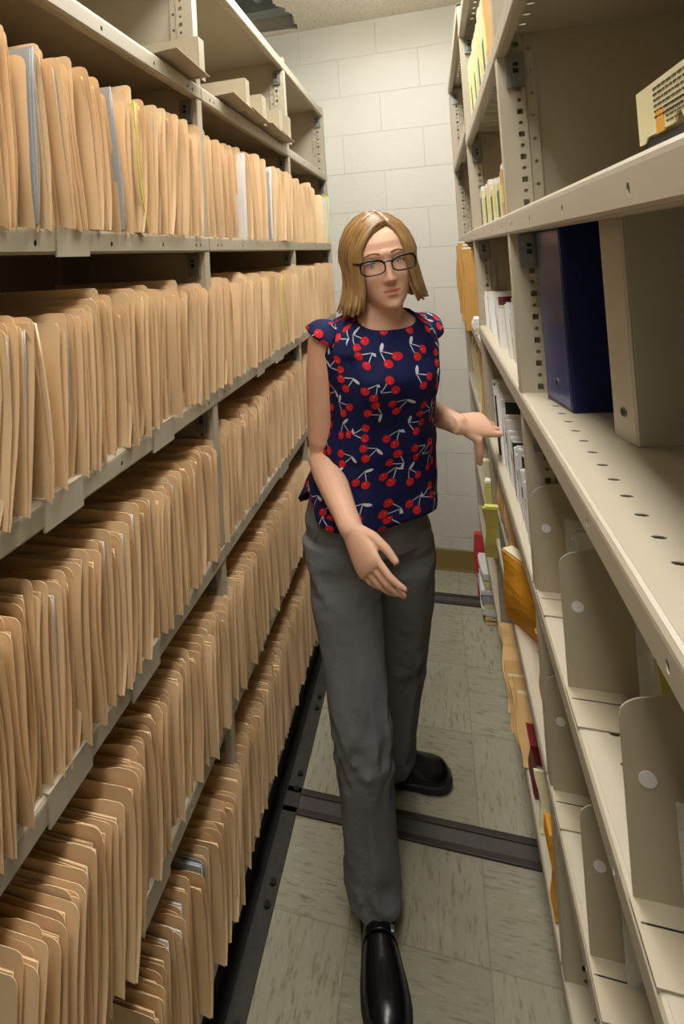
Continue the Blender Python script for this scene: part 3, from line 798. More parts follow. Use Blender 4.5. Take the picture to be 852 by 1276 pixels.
# bottom shelf of the middle bay
L6 = RZ12[6]
for i in range(10):
    soft('folder', XR - .016 + rb.uniform(-.006, .008), 1.40 + i * .030, L6, .25, .008, .125 + rb.uniform(-.02, .02), 'wood_folder', 'worn tan folder, %s from the dark red book, lowest right shelf' % ordinal(i + 1), 'folder', lean=-.62 + rb.uniform(-.08, .05), yaw=rb.uniform(-.1, .1), bul=.004, group='worn folders on the lowest right shelf', seed=20 + i, flap='cream_paper' if i % 3 == 0 else None)
soft('book', XR + .006, 1.355, L6, .2, .06, .11, 'dark_red', 'dark red cloth book on the lowest right shelf beside worn folders', 'book', bul=.006, seed=41)
zip_bag(XR + .010, 1.30, L6, .09, .2, 'crumpled clear bag beside the dark red book, lowest right shelf', 8)
soft('magazine', XR + .006, 1.255, L6, .22, .010, .10, 'cream_paper', 'curled magazine between the clear bag and the orange envelope', 'magazine', lean=-.3, bul=.008, seed=42)
soft('envelope', XR + .004, 1.12, L6, .25, .05, .13, 'orange_kraft', 'smooth orange yellow envelope at the near end of the lowest right shelf', 'envelope', lean=-.12, bul=.02, seed=43)
# far bay
for i in range(5):
    soft('envelope', XR - .028 + .008 * (i % 2), 2.10 + i * .135, RZ3[3], .26, .03, .285 + .012 * (i % 3), 'kraft', 'brown paper envelope jutting from the far right shelf, %s from the wall' % ordinal(5 - i), 'envelope', bul=.014, group='brown envelopes at the far end of the right rack', flap='white_paper' if i < 3 else None, seed=60 + i, lean=.02 * (i - 2))
for i in range(5):
    soft('paper_bundle', XR - .012, 2.02 + i * .11, RZ3[3] - .034 + .036, .2, .03, .05 + rb.uniform(-.01, .015), 'white_paper', 'crumpled white papers at the foot of the brown envelopes, %s from the near post' % ordinal(i + 1), 'papers', bul=.016, group='crumpled papers under the brown envelopes', seed=70 + i, lean=.2)
for i in range(3):
    soft('envelope', XR + .006, 2.10 + i * .2, RZ3[4], .24, .03, .22, 'cream_paper' if i else 'kraft', ('tan' if not i else 'cream') + ' envelope on the far right shelf below brown ones, %s from near post' % ordinal(i + 1), 'envelope', bul=.012, group='envelopes on the lower far right shelf', seed=80 + i)
soft('folder', XR - .012, 2.02, RZ3[5], .24, .03, .17, 'yellow_paper', 'pale yellow folder edge above the olive folder, far right bay', 'folder', bul=.006, flap='white_paper', seed=90)
soft('folder', XR + .002, 2.25, RZ3[5], .24, .03, .16, 'cream_paper', 'cream folder behind the pale yellow one, far right bay', 'folder', bul=.006, seed=91)
o = soft('folder', XR - .036, 2.70, .001, .12, .03, .27, 'red_card', 'bright red folder standing against the far foot of the right rack', 'folder', bul=.002, seed=95)
# pile of papers on the floor by the far foot
z = .001; names = [('magazine', 'white_paper'), ('magazine', 'cream_paper'), ('magazine', 'white_paper'), ('paper_stack', 'cream_paper'), ('magazine', 'grey_paper'), ('magazine', 'white_paper'), ('paper_stack', 'cream_paper'), ('magazine', 'white_paper')]
desc = ['wood brown bottom board', 'curled white magazine', 'thick cream paper stack', 'white magazine', 'cream paper stack', 'pale grey magazine', 'cream magazine', 'topmost white magazine']
for i, (nm, mt) in enumerate(names):
    t = [.012, .018, .026, .020, .030, .018, .028, .026][i]
    if i == 0: nm, mt = 'pile_board', 'wood_folder'
    o = empty(nm, (XR - .022 + rb.uniform(-.008, .008), 2.49, z)); o.rotation_euler = (0, 0, rb.uniform(-.06, .06))
    sheets = 1 if i == 0 else 3
    for k in range(sheets):
        tt = t / sheets
        P = [[(u * .20 + rb.uniform(-.004, .004) * (u < .01), v * .17, k * tt + .001 + (.004 * math.sin(u * 5 + i) if i else 0) * (1 - u)) for v in (0, .33, .66, 1)] for u in (0, .12, .4, .7, 1)]
        Q = [[(x, y, zz + tt - .0015) for x, y, zz in row] for row in P]
        m = MB(); m.grid(P, flip=True); m.grid(Q)
        rim = [(0, j) for j in range(4)] + [(a, 3) for a in range(1, 5)] + [(4, j) for j in (2, 1, 0)] + [(a, 0) for a in (3, 2, 1)]
        m.grid([[P[a][b] for a, b in rim], [Q[a][b] for a, b in rim]], True)
        m.build('board' if i == 0 else 'sheets', mt, o)
    tag(o, desc[i] + ' in the paper pile on the floor by the right rack', 'papers' if i else 'board', 'paper pile on the floor')
    z += t + .0035

# ------------------------------------------------------------------ the woman
V3 = Vector
UP = V3((0, 0, 1))
TL = V3((.83, .55, 0)).normalized()        # her left
TF = V3((.55, -.83, 0)).normalized()       # her front
# torso sections: z, centre x, y, half width, half depth
TORSO = [(.78, -.216, 1.505, .150, .104), (.87, -.212, 1.502, .160, .112), (.95, -.196, 1.50, .150, .106), (1.035, -.176, 1.50, .130, .096),
         (1.13, -.163, 1.495, .134, .100), (1.20, -.157, 1.488, .142, .112), (1.245, -.155, 1.485, .148, .114), (1.30, -.155, 1.487, .152, .102), (1.335, -.155, 1.49, .150, .088),
         (1.358, -.154, 1.49, .136, .076), (1.377, -.152, 1.488, .108, .066), (1.392, -.147, 1.482, .076, .058), (1.402, -.143, 1.478, .060, .055), (1.43, -.137, 1.470, .050, .052), (1.47, -.133, 1.468, .049, .052)]
def torso_at(z):
    T = TORSO
    if z <= T[0][0]: return T[0][1:]
    for a, b in zip(T[:-1], T[1:]):
        if z <= b[0]:
            t = (z - a[0]) / (b[0] - a[0]); return tuple(p + (q - p) * t for p, q in zip(a[1:], b[1:]))
    return T[-1][1:]
def torso_pt(z, th, off=0, offb=None):
    cx, cy, a, b = torso_at(z)
    e = .9; s, c = math.sin(th), math.cos(th)
    s = math.copysign(abs(s) ** e, s); c = math.copysign(abs(c) ** e, c)
    bust = 0
    if 1.14 < z < 1.33 and math.cos(th) > 0:
        a_ = abs(math.atan2(math.sin(th), math.cos(th))); bust = .018 * math.exp(-((z - 1.225) / .055) ** 2) * (.72 * math.exp(-(a_ / .75) ** 4) + .35 * math.exp(-((a_ - .55) / .3) ** 2))
    return V3((cx, cy, z)) + TL * s * (a + off) + TF * (c * (b + (off if offb is None else offb)) + bust)

person = empty('person', (-.21, 1.5, 0))
tag(person, 'woman in navy cherry print blouse, grey trousers and glasses, reaching to the right shelf', 'person')

body = MB()
body.loft([[torso_pt(z, 2 * PI * j / 28) for j in range(28)] for z in [.85, .87, .91, .95, 1.0, 1.035, 1.08, 1.13, 1.17, 1.2, 1.245, 1.28, 1.30, 1.335, 1.358, 1.377, 1.392, 1.402, 1.43, 1.47]])
# arms
RSH, REL, RWR = V3((-.276, 1.412, 1.335)), V3((-.308, 1.44, 1.03)), V3((-.211, 1.25, .944))
LSH, LEL, LWR = V3((-.040, 1.57, 1.33)), V3((-.095, 1.725, 1.10)), V3((.036, 1.555, 1.088))
def arm(sh, el, wr):
    l = lambda a, b, t: a + (b - a) * t
    body.tube([sh, l(sh, el, .25), l(sh, el, .55), l(sh, el, .85), el, l(el, wr, .22), l(el, wr, .5), l(el, wr, .8), wr], [.043, .047, .043, .038, .037, .040, .036, .029, .027], 16)
arm(RSH, REL, RWR); arm(LSH, LEL, LWR)
body.tube([V3((-.175, 1.475, 1.325)), RSH + V3((0, 0, -.004))], [.042, .042], 14); body.tube([V3((-.13, 1.50, 1.325)), LSH + V3((0, 0, -.004))], [.042, .042], 14)
nails = []
def hand(wr, d, t, right, scale, curls, spread, thumb):
    d = d.normalized(); t = (t - d * t.dot(d)).normalized(); n = d.cross(t) if right else t.cross(d)
    P = lambda a, b, c: wr + (d * a + t * b + n * c) * scale
    # palm: lofted slab from wrist to knuckles
    rings = []
    for a, w, h, c0 in ((-.02, .026, .021, 0), (.0, .028, .020, 0), (.025, .035, .019, 0), (.055, .040, .0165, .002), (.080, .041, .014, .003), (.092, .038, .011, .002)):
        rings.append([P(a, math.cos(q) * w * (1 if abs(math.cos(q)) < .9 else 1), c0 + math.sin(q) * h) for q in [2 * PI * j / 18 for j in range(18)]])
    body.loft(rings if right else [r[::-1] for r in rings])
    base = [(.088, .030, .075), (.093, .0105, .083), (.089, -.0095, .077), (.080, -.0285, .060)]
    for i, (a, b, L) in enumerate(base):
        pts = [P(a - .030, b * .8, .001), P(a - .004, b, .002)]; rad = [.0095, .0092]
        ang = 0; cur = V3(pts[-1]); sp = spread[i]
        for k, fr in enumerate((.46, .30, .24)):
            ang += curls[i][k]
            dirv = (d * math.cos(ang) - n * math.sin(ang)) * math.cos(sp) + t * math.sin(sp)
            cur = cur + dirv * L * fr * scale; pts.append(V3(cur)); rad.append((.0086, .0078, .0064)[k])
        body.tube(pts, [r * scale * (1 if i < 3 else .9) for r in rad], 10)
        nails.append((pts[-1] - dirv * .004 * scale, dirv, (n * math.cos(ang) + d * math.sin(ang)), .0048 * scale))
    pts = [P(.014, .020, -.004), P(.040, .040, -.010)]; cur = V3(pts[-1]); rad = [.0135, .0125]
    for k, L in enumerate((.034, .030)):
        dirv = (d * thumb[k][0] + t * thumb[k][1] + n * thumb[k][2]).normalized(); cur = cur + dirv * L * scale; pts.append(V3(cur)); rad.append((.0105, .0082)[k])
    body.tube(pts, [r * scale for r in rad], 10)
    nn = (n - dirv * n.dot(dirv)).normalized()
    nails.append((pts[-1] - dirv * .003 * scale, dirv, nn, .0056 * scale))
hand(RWR, V3((.078, -.076, -.104)), V3((.72, -.42, .50)), True, .97, [(.25, .30, .2), (.32, .38, .25), (.38, .42, .3), (.42, .45, .3)], [.02, .0, -.02, -.045], [(.95, .26, -.28), (.98, .02, -.25)])
hand(LWR, V3((.113, .078, -.022)), V3((-.1, -.90, -.38)), False, 1.0, [(-.06, .10, .06), (.22, .26, .15), (.36, .36, .22), (.46, .42, .28)], [.06, .0, -.03, -.06], [(.22, .50, -.84), (.30, .28, -.90)])
# legs inside the trousers
RLEG = [(-.278, 1.452, .83, .094), (-.270, 1.435, .74, .092), (-.256, 1.402, .64, .083), (-.240, 1.358, .53, .071), (-.233, 1.338, .46, .066), (-.230, 1.335, .36, .062), (-.229, 1.338, .24, .061), (-.228, 1.342, .14, .063), (-.227, 1.345, .072, .064)]
LLEG = [(-.140, 1.555, .83, .092), (-.136, 1.568, .72, .089), (-.138, 1.592, .60, .079), (-.148, 1.615, .50, .070), (-.154, 1.628, .44, .065), (-.170, 1.652, .33, .061), (-.190, 1.676, .20, .059), (-.205, 1.695, .10, .060), (-.212, 1.705, .060, .061)]
for L in (RLEG, LLEG):
    body.tube([p[:3] for p in L], [p[3] * .62 for p in L], 14, up=TF)
    a = V3(L[-1][:3])
# head
HS = 1.03
HF = V3((.30, -.95, -.05)).normalized()
HX = V3((.95, .30, 0)); HX = (HX - HF * HX.dot(HF)).normalized(); HZ = HX.cross(HF).normalized()
rollm = Matrix.Rotation(math.radians(8), 3, HF)
HX, HZ = (rollm @ HX), (rollm @ HZ)
if HZ.z < 0: HZ = -HZ
HC = V3((-.134, 1.452, 1.526))
def HP(x, y, z): return HC + (HX * x + HF * y + HZ * z) * HS
PROF = [  # z, half width, front, back, front centre squareness
    (-.113, .018, .068, .030), (-.108, .030, .078, .020), (-.098, .040, .083, .035), (-.085, .050, .085, .060), (-.070, .058, .086, .075), (-.050, .066, .087, .085),
    (-.025, .068, .088, .092), (0, .071, .089, .096), (.025, .074, .091, .098), (.050, .074, .087, .096), (.070, .069, .076, .088), (.086, .058, .058, .074), (.098, .040, .036, .052), (.105, .018, .015, .024)]
def prof(z):
    for a, b in zip(PROF[:-1], PROF[1:]):
        if z <= b[0]:
            t = (z - a[0]) / (b[0] - a[0]); t = max(0, t); return [p + (q - p) * t for p, q in zip(a[1:], b[1:])]
    return PROF[-1][1:]
def G(x, s): return math.exp(-(x / s) ** 2)
def face_off(x, z):
    o = 0
    ax = abs(x)
    # nose
    if -.058 < z < .03:
        t = min(1, max(0, (.014 - z) / .052))
        hgt = .004 + .0168 * t ** 1.15
        if z < -.038: hgt *= max(0, 1 - ((-.038 - z) / .013) ** 1.4) if z > -.051 else 0
        o += max(0, hgt) * G(x, .0068 + .0045 * t)
    o += .0048 * G(ax - .0105, .0052) * G(z + .041, .007)          # wings
    o -= .0095 * G(ax - .032, .017) * G(z - .001, .0125)            # sockets
    o += .0042 * G(ax - .028, .024) * G(z - .021, .008)             # brow ridge
    o += .0040 * G(ax - .043, .017) * G(z + .033, .018)             # cheeks
    o += .0048 * G(x, .016) * G(z + .0630, .0040)                   # upper lip
    o += .0056 * G(x, .014) * G(z + .0742, .0048)                   # lower lip
    o -= .0050 * G(x, .015) * G(z + .0680 - 7 * x * x, .0020)                   # mouth line
    o -= .0030 * G(x, .014) * G(z + .0850, .005)
    o -= .0020 * G(x, .005) * G(z + .053, .006)
    o += .0060 * G(x, .018) * G(z + .103, .010)                     # chin
    return o
NH = 96
zs = [(-.113 + .218 * i / 90) for i in range(91)]
rings = []
for z in zs:
    w, f, b = prof(z)
    ring = []
    for j in range(NH):
        # denser samples at the front
        q = j / NH * 2 * PI; th = q - .42 * math.sin(q)
        s, c = math.sin(th), math.cos(th)
        e = .86
        x = w * math.copysign(abs(s) ** e, s); y = (f if c > 0 else b) * math.copysign(abs(c) ** (.80 if c > 0 else .95), c)
        if c > 0: y += face_off(x, z) * min(1, c * 2.2)
        ring.append(HP(x, y, z))
    rings.append(ring)
body.loft(rings)
body.tube([V3((-.139, 1.474, 1.36)), HP(0, -.018, -.085), HP(0, -.020, -.03)], [.054, .051, .05], 20)
# collarbone and shoulder slope
bme = remeshed(body, 'body', 'skin', .0026, 5, .5)
att = bme.attributes.new('tint', 'FLOAT', 'POINT')
nvb = len(bme.vertices); cob = np.empty(nvb * 3); bme.vertices.foreach_get('co', cob); cob = cob.reshape(-1, 3)
rel = (cob - np.array(HC)) / HS; hx, hy, hz = rel @ np.array(HX), rel @ np.array(HF), rel @ np.array(HZ)
lip = ((hx / .0205) ** 2 + ((hz + .0686 - 7 * hx * hx) / (.0095 * np.clip(1 - (np.abs(hx) / .03) ** 2, .2, 1))) ** 2 < 1) & (hy > .06)
blush = .16 * np.exp(-((np.abs(hx) - .042) / .018) ** 2 - ((hz + .035) / .02) ** 2) * (hy > .02) + .22 * np.exp(-(hx / .012) ** 2 - ((hz + .040) / .012) ** 2) * (hy > .07)
mline = (np.abs(hx) < .019) & (np.abs(hz + .0680 - 7 * hx * hx) < .0014) & (hy > .06)
att.data.foreach_set('value', np.where(lip, .62, blush).astype(np.float32) + np.where(mline, .3, 0).astype(np.float32))
pb = link('body', bme, None); pb.parent = person; pb.location = -person.location
def part(o, par=person):
    o.parent = par
    if par is person: o.location = V3(o.location) - person.location
    return o
# eyes
def face_y(x, z):
    w, f, b = prof(z); s = min(1, abs(x) / w) ** (1 / .86); c = math.sqrt(max(0, 1 - s * s)); return f * c ** .80 + face_off(x, z) * min(1, c * 2.2)
for sx in (-1, 1):
    cx, cz = .0315 * sx, -.001
    cy = face_y(cx, cz) - .0080
    m = MB(); r = .0128
    look = V3((-.20, 1, .02)).normalized()   # she looks towards the camera
    def sphere(mb, c, r, mi, a0=-PI / 2, a1=PI / 2, k=20, n=12, axis=None):
        rows = []
        for i in range(n + 1):
            a = a0 + (a1 - a0) * i / n
            rows.append([HP(c[0] + r * math.cos(a) * math.cos(2 * PI * j / k), c[1] + r * math.cos(a) * math.sin(2 * PI * j / k), c[2] + r * math.sin(a)) for j in range(k)])
        mb.grid(rows, True, mi)
    sphere(m, (cx, cy, cz), r, 0)
    e = m.build('eye', 'eye_white', None, smooth=True); part(e)
    for nm, rr, off, mt in (('iris', .0064, .0112, 'iris'), ('pupil', .0030, .0121, 'pupil')):
        m = MB(); c = V3((cx, cy, cz)) + look * off
        u = look.cross(V3((0, 0, 1))).normalized(); v = u.cross(look)
        rows = [[HP(*(c + look * (.0010 * (1 - q * q)) + (u * math.cos(2 * PI * j / 18) + v * math.sin(2 * PI * j / 18)) * rr * q)) for j in range(18)] for q in (.02, .5, 1)]
        m.grid(rows, True); m.build(nm, mt, e, smooth=True)
    # lids
    m = MB()
    for lo, hi, kk in ((.42, 1.35, 1), (-1.35, -.52, -1)):
        rows = []
        for i in range(7):
            row = []
            for j in range(13):
                az = PI * (.06 + .88 * j / 12)
                edge_ = lo if kk > 0 else hi
                el = lo + (hi - lo) * i / 6
                sag = (1 - math.sin(az)) * .45
                el2 = el - kk * sag * (1 - (i / 6 if kk > 0 else 1 - i / 6))
                rr = r + .0016
                row.append(HP(cx + rr * 1.06 * math.cos(el2) * math.cos(az), cy + rr * math.cos(el2) * math.sin(az), cz + rr * math.sin(el2)))
            rows.append(row)
        m.grid(rows, False, 0)
    o = m.build('eyelid', 'skin', None, smooth=True, solid=.0012); part(o)
    # lash line and brow
    m = MB(); pts = []
    for j in range(9):
        az = PI * (.10 + .80 * j / 8); sag = (1 - math.sin(az)) * .45; el = .42 - sag; rr = r + .0024
        pts.append(HP(cx + rr * 1.06 * math.cos(el) * math.cos(az), cy + rr * math.cos(el) * math.sin(az), cz + rr * math.sin(el)))
    m.tube(pts, [.0012] * 9, 6); part(m.build('eyelashes', 'brow_hair', None, smooth=True))
    m = MB(); pts = []
    for j in range(8):
        t = j / 7; x = sx * (.014 + .036 * t); z = .0215 + .0070 * math.sin(PI * min(1, t * .72 + .10)) - .006 * t * t
        pts.append(HP(x, face_y(x, z) + .0002, z))
    m.tube(pts, [(.0027 * (1 - .6 * j / 7), .0011) for j in range(8)], 8, up=HZ); part(m.build('eyebrow', 'brow_hair', None, smooth=True))
# nostrils
m = MB()
for sx in (-1, 1): m.tube([HP(.0075 * sx, face_y(.0075 * sx, -.0475) + .0030, -.0480), HP(.0065 * sx, face_y(.0065 * sx, -.0475) + .0055, -.0470)], [.0013, .0012], 8)
part(m.build('nostrils', 'dark_red', None, smooth=True))
# fingernails
for p, d, n, r in nails:
    m = MB(); s = d.cross(n).normalized(); n = n.normalized()
    rows = [[p + d * (u * r * 1.25) + s * (w_ * r * .95) + n * (r * 1.18 - .25 * r * w_ * w_ - .15 * r * max(0, u)) for w_ in (-1, -.5, 0, .5, 1)] for u in (-1, -.3, .4, 1)]
    m.grid(rows); part(m.build('fingernail', 'nail', None, smooth=True, solid=.0006))

# glasses
gl = empty('glasses', (0, 0, 0)); part(gl); gl['label'] = 'dark rectangular glasses'
gy = lambda x: .1035 - .22 * max(0, abs(x) - .012) ** 1.35
def lens_outline(sx, k=28, off=0):
    out = []
    for j in range(k):
        a = 2 * PI * j / k; c, s = math.cos(a), math.sin(a)
        x = (.0282 + off) * math.copysign(abs(c) ** .62, c); z = (.0165 + off) * math.copysign(abs(s) ** .68, s)
        z += .0022 * (x / .026) * 1.0 if s > 0 else 0
        X = sx * (.0362 + x); out.append((X, z - .004))
    return out
m = MB()
for sx in (-1, 1):
    ol = lens_outline(sx); pts = [HP(x, gy(x), z) for x, z in ol]
    n = len(pts); rings = []
    for i in range(n):
        d = (pts[(i + 1) % n] - pts[i - 1]).normalized(); a = (HF - d * HF.dot(d)).normalized(); b = d.cross(a)
        th = .0028 if ol[i][1] > .002 else .0018
        rings.append([pts[i] + a * math.cos(q) * .0017 + b * math.sin(q) * th for q in [2 * PI * j / 8 for j in range(8)]])
    m.grid(rings + [rings[0]], True)
m.tube([HP(x, gy(x) + .001, .003 + .003 * math.cos(x / .009 * 1.2)) for x in (-.0095, -.005, 0, .005, .0095)], [.0018] * 5, 8)
m.build('glasses_rim', 'glasses_frame', gl, smooth=True)
for sx in (-1, 1):
    m = MB(); m.tube([HP(sx * .0600, gy(.060), .007), HP(sx * .0690, .082, .009), HP(sx * .0745, .055, .009), HP(sx * .0765, .01, .006), HP(sx * .076, -.015, -.004)], [(.0036, .0015)] * 5, 8, up=HZ)
    m.build('temple', 'glasses_frame', gl, smooth=True)
    ol = lens_outline(sx, 24, -.0008); m = MB()
    for q in (1,):
        c = HP(sx * .0362, gy(.0362), -.004); vs = [c] + [HP(x, gy(x), z) for x, z in ol]
        m.add(vs, [(0, 1 + i, 1 + (i + 1) % 24) for i in range(24)])
    m.build('lens', 'lens', gl, smooth=True)

# hair: swept locks from an off-centre parting, over the skull, down to a bob
hr = random.Random(4)
hairm = MB(); UV = []
SK = lambda th, ph: None
def skull(px, py, pz):   # push a head-space direction out to the hair surface
    return px, py, pz
def scalp(az, el, g):
    """az 0 = front, +pi/2 = her left; el up from ear level"""
    cx = math.sin(az) * math.cos(el); cy = math.cos(az) * math.cos(el); cz = math.sin(el)
    return V3((cx * (.080 + g), cy * ((.094 if cy > 0 else .104) + g) - .004, cz * (.105 + g) + .004))
PART_AZ = .42
def lock(pts, wid, thk, uo):
    """flattened tapering lock; records uv"""
    k = 8; n = len(pts); rings = []
    for i, p in enumerate(pts):
        d = (pts[min(i + 1, n - 1)] - pts[max(i - 1, 0)]).normalized()
        out = V3((p.x, p.y + .004, p.z * .35)); out = (out - d * out.dot(d)).normalized(); b = d.cross(out)
        t = i / (n - 1); w_ = wid * (.75 + .35 * math.sin(PI * min(1, t * .9 + .1))) * (1 - .25 * max(0, t - .82) / .18); h = thk * (1 - .5 * max(0, t - .8) / .2)
        rings.append([HP(*(p + b * math.cos(q) * w_ + out * math.sin(q) * h)) for q in [2 * PI * j / k for j in range(k)]])
    o = len(hairm.v); hairm.loft(rings)
    for i in range(n):
        for j in range(k): UV.append((uo + .06 * j / k, i / (n - 1)))
def hang(az, side, bottom, flare, g):
    """path of a lock whose root lies on the parting and which ends at azimuth az"""
    pts = []
    # root along the parting: from forehead hairline back to the crown
    t = min(1, abs(az) / 2.6)
    root_el = .90 + .52 * min(1, t * 1.25); root_az = PART_AZ * (1 - t)
    end_el = .12
    steps = 7
    r0 = scalp(root_az, min(root_el, 1.5), g)
    e0 = scalp(az, end_el, g)
    for i in range(steps):
        q = i / (steps - 1)
        # slerp-like sweep over the skull
        p = r0.lerp(e0, q)
        d = V3((p.x / .080, (p.y + .004) / (.094 if p.y > 0 else .104), (p.z - .004) / .105)).normalized()
        pts.append(V3((d.x * (.080 + g), d.y * ((.094 if d.y > 0 else .104) + g) - .004, d.z * (.105 + g) + .004)))
    e = pts[-1]; rad = V3((e.x, e.y + .004, 0)).normalized()
    for q in (.2, .42, .64, .84, 1.0):
        z = e.z + (bottom - e.z) * q
        ou = flare * (q ** 1.6) - .010 * math.sin(PI * min(1, q * .8))
        pts.append(V3((e.x, e.y, z)) + rad * ou)
    return pts
N = 58
for layer, g0 in ((0, .004), (1, .009), (2, .012)):
    for i in range(N):
        f = (i + .5 * (layer % 2) + hr.uniform(-.2, .2)) / N
        left = f < .42
        if left:  # her left side, short of the face
            az = .80 + (PI - .80) * (f / .42)
        else:
            az = -(.88 + (PI - .88) * ((1 - f) / .58))
        back = abs(az) / PI
        if left: bottom = -.098 - .006 * back + hr.uniform(-.006, .006)
        else: bottom = -.103 - .004 * back + hr.uniform(-.008, .006)
        flare = (.012 if left else .020) + hr.uniform(-.004, .006)
        if not left and abs(az) < 1.5: flare += .012
        pts = hang(az, 1 if left else -1, bottom, flare, g0 + hr.uniform(-.002, .0028))
        lock(pts, .0092 if layer else .011, .0034, hr.random())
# side-swept front locks framing the forehead
for i in range(14):
    t = i / 13
    for side in (-1, 1):
        g = .010 + .003 * (i % 2)
        a1 = (.62 + .30 * t) if side > 0 else -(.66 + .30 * t)
        pts = []
        r0 = scalp(PART_AZ + side * .02, .88 + .40 * t, g)
        e0 = scalp(a1, .28 - .1 * t, g + .002)
        for q in [k / 7 for k in range(8)]:
            p = r0.lerp(e0, q); p.z += (.010 if side < 0 else .014) * math.sin(PI * q) * (1 - t * .4)
            d = V3((p.x / .080, (p.y + .004) / .094, (p.z - .004) / .105)).normalized()
            pts.append(V3((d.x * (.080 + g), d.y * (.094 + g) - .004, d.z * (.105 + g) + .004)))
        e = pts[-1]; rad = V3((e.x, e.y * .4, 0)).normalized(); bot = -.096 if side > 0 else -.102
        for q in (.25, .5, .75, 1):
            pts.append(V3((e.x, e.y - .012 * q, e.z + (bot - e.z) * q)) + rad * (.010 * q ** 1.5 + (.010 * q * q if side < 0 else .006 * q)))
        lock(pts, .0075, .003, hr.random())
hme = hairm.mesh('hair', 'blonde_hair', True)
uvl = hme.uv_layers.new(name='UVMap')
vi = np.empty(len(hme.loops), dtype=np.int32); hme.loops.foreach_get('vertex_index', vi)
uvl.data.foreach_set('uv', np.array(UV, dtype=np.float32)[vi].ravel())
part(link('hair', hme))

# blouse
NB, NVB = 112, 64
def hem_z(th):
    a = abs(th)
    z = .892 + .052 * math.exp(-((a - 1.62) / .42) ** 2) + .006 * math.sin(3 * th)
    if a > 2.3: z = .89 + .01 * math.cos(a)
    return z
def neck_z(th):
    a = abs(th)
    return 1.354 + .042 * (1 - math.exp(-(a / .78) ** 2.6))
P, U = [], []
for i in range(NVB + 1):
    v = i / NVB; row, ur = [], []
    for j in range(NB + 1):
        th = 2 * PI * j / NB - PI; zz = hem_z(th) + (neck_z(th) - hem_z(th)) * v
        hang_ = max(0, (1.17 - zz) / .30)
        off = .010 + .016 * min(1, hang_) + .004 * math.sin(th * 7 + zz * 4) * min(1, hang_ * 1.3) + .010 * noise.noise(Vector((math.cos(th) * 2.2, math.sin(th) * 2.2, zz * 4.5))) + .004 * noise.noise(Vector((math.cos(th) * 5 + zz * 6, math.sin(th) * 5, zz * 8)))
        off += .012 * max(0, (.93 - zz) / .07) ** 1 * (.4 + .6 * abs(math.sin(th)))
        if 1.0 < zz < 1.12: off += .006 * (1 - abs(zz - 1.06) / .06)
        if zz > 1.30: off = .0115
        p = torso_pt(zz, th, off)
        row.append(p); cx, cy, a, b = torso_at(zz); ur.append((th * .135 + .5, zz))
    P.append(row); U.append(ur)
bl = MB(); bl.grid(P)
me = bl.mesh('blouse', 'cherry_print', True); uvl = me.uv_layers.new(name='UVMap')
flat = [q for r in U for q in r]
for pz in me.polygons:
    for l in pz.loop_indices: uvl.data[l].uv = flat[me.loops[l].vertex_index]
o = part(link('blouse', me)); sd = o.modifiers.new('solid', 'SOLIDIFY'); sd.thickness = .0015; sd.offset = 1; blouse = o
# neckline binding
m = MB(); pts = [V3(P[NVB][j]) + V3((0, 0, .0005)) for j in range(NB)]
rings = []
for j in range(NB):
    d = (pts[(j + 1) % NB] - pts[j - 1]).normalized(); a = (UP - d * UP.z).normalized(); b = d.cross(a)
    rings.append([pts[j] + a * math.cos(q) * .003 + b * math.sin(q) * .002 for q in [2 * PI * k / 6 for k in range(6)]])
m.grid(rings + [rings[0]], True); m.build('neckline_binding', 'cherry_print', blouse, smooth=True)
# cap sleeves
for sh, sgn in ((RSH, -1), (LSH, 1)):
    ax = (UP * .80 - TL * sgn * .46 + TF * .28).normalized(); e1 = TF; e2 = ax.cross(e1).normalized(); e1 = e2.cross(ax)
    rows, uvs = [], []
    for i in range(13):
        al = math.radians(4 + 84 * i / 12); row = []
        for j in range(41):
            be = 2 * PI * j / 40
            rr = .0525 + .003 * math.sin(be * 5) * (i / 12) ** 2 + .004 * (i / 12) ** 3
            row.append(sh + V3((0, 0, -.002)) + (ax * math.cos(al) + (e1 * math.cos(be) + e2 * math.sin(be)) * math.sin(al)) * rr)
        rows.append(row)
    m = MB(); m.grid(rows); me = m.mesh('cap_sleeve', 'cherry_print', True); uvl = me.uv_layers.new(name='UVMap')
    for pz in me.polygons:
        for l in pz.loop_indices:
            q = me.loops[l].vertex_index; i_, j_ = q // 41, q % 41
            uvl.data[l].uv = (2 + sgn + 2 * PI * j_ / 40 * .042, math.radians(4 + 84 * i_ / 12) * .052)
    o = link('cap_sleeve', me, blouse); sd = o.modifiers.new('solid', 'SOLIDIFY'); sd.thickness = .0015

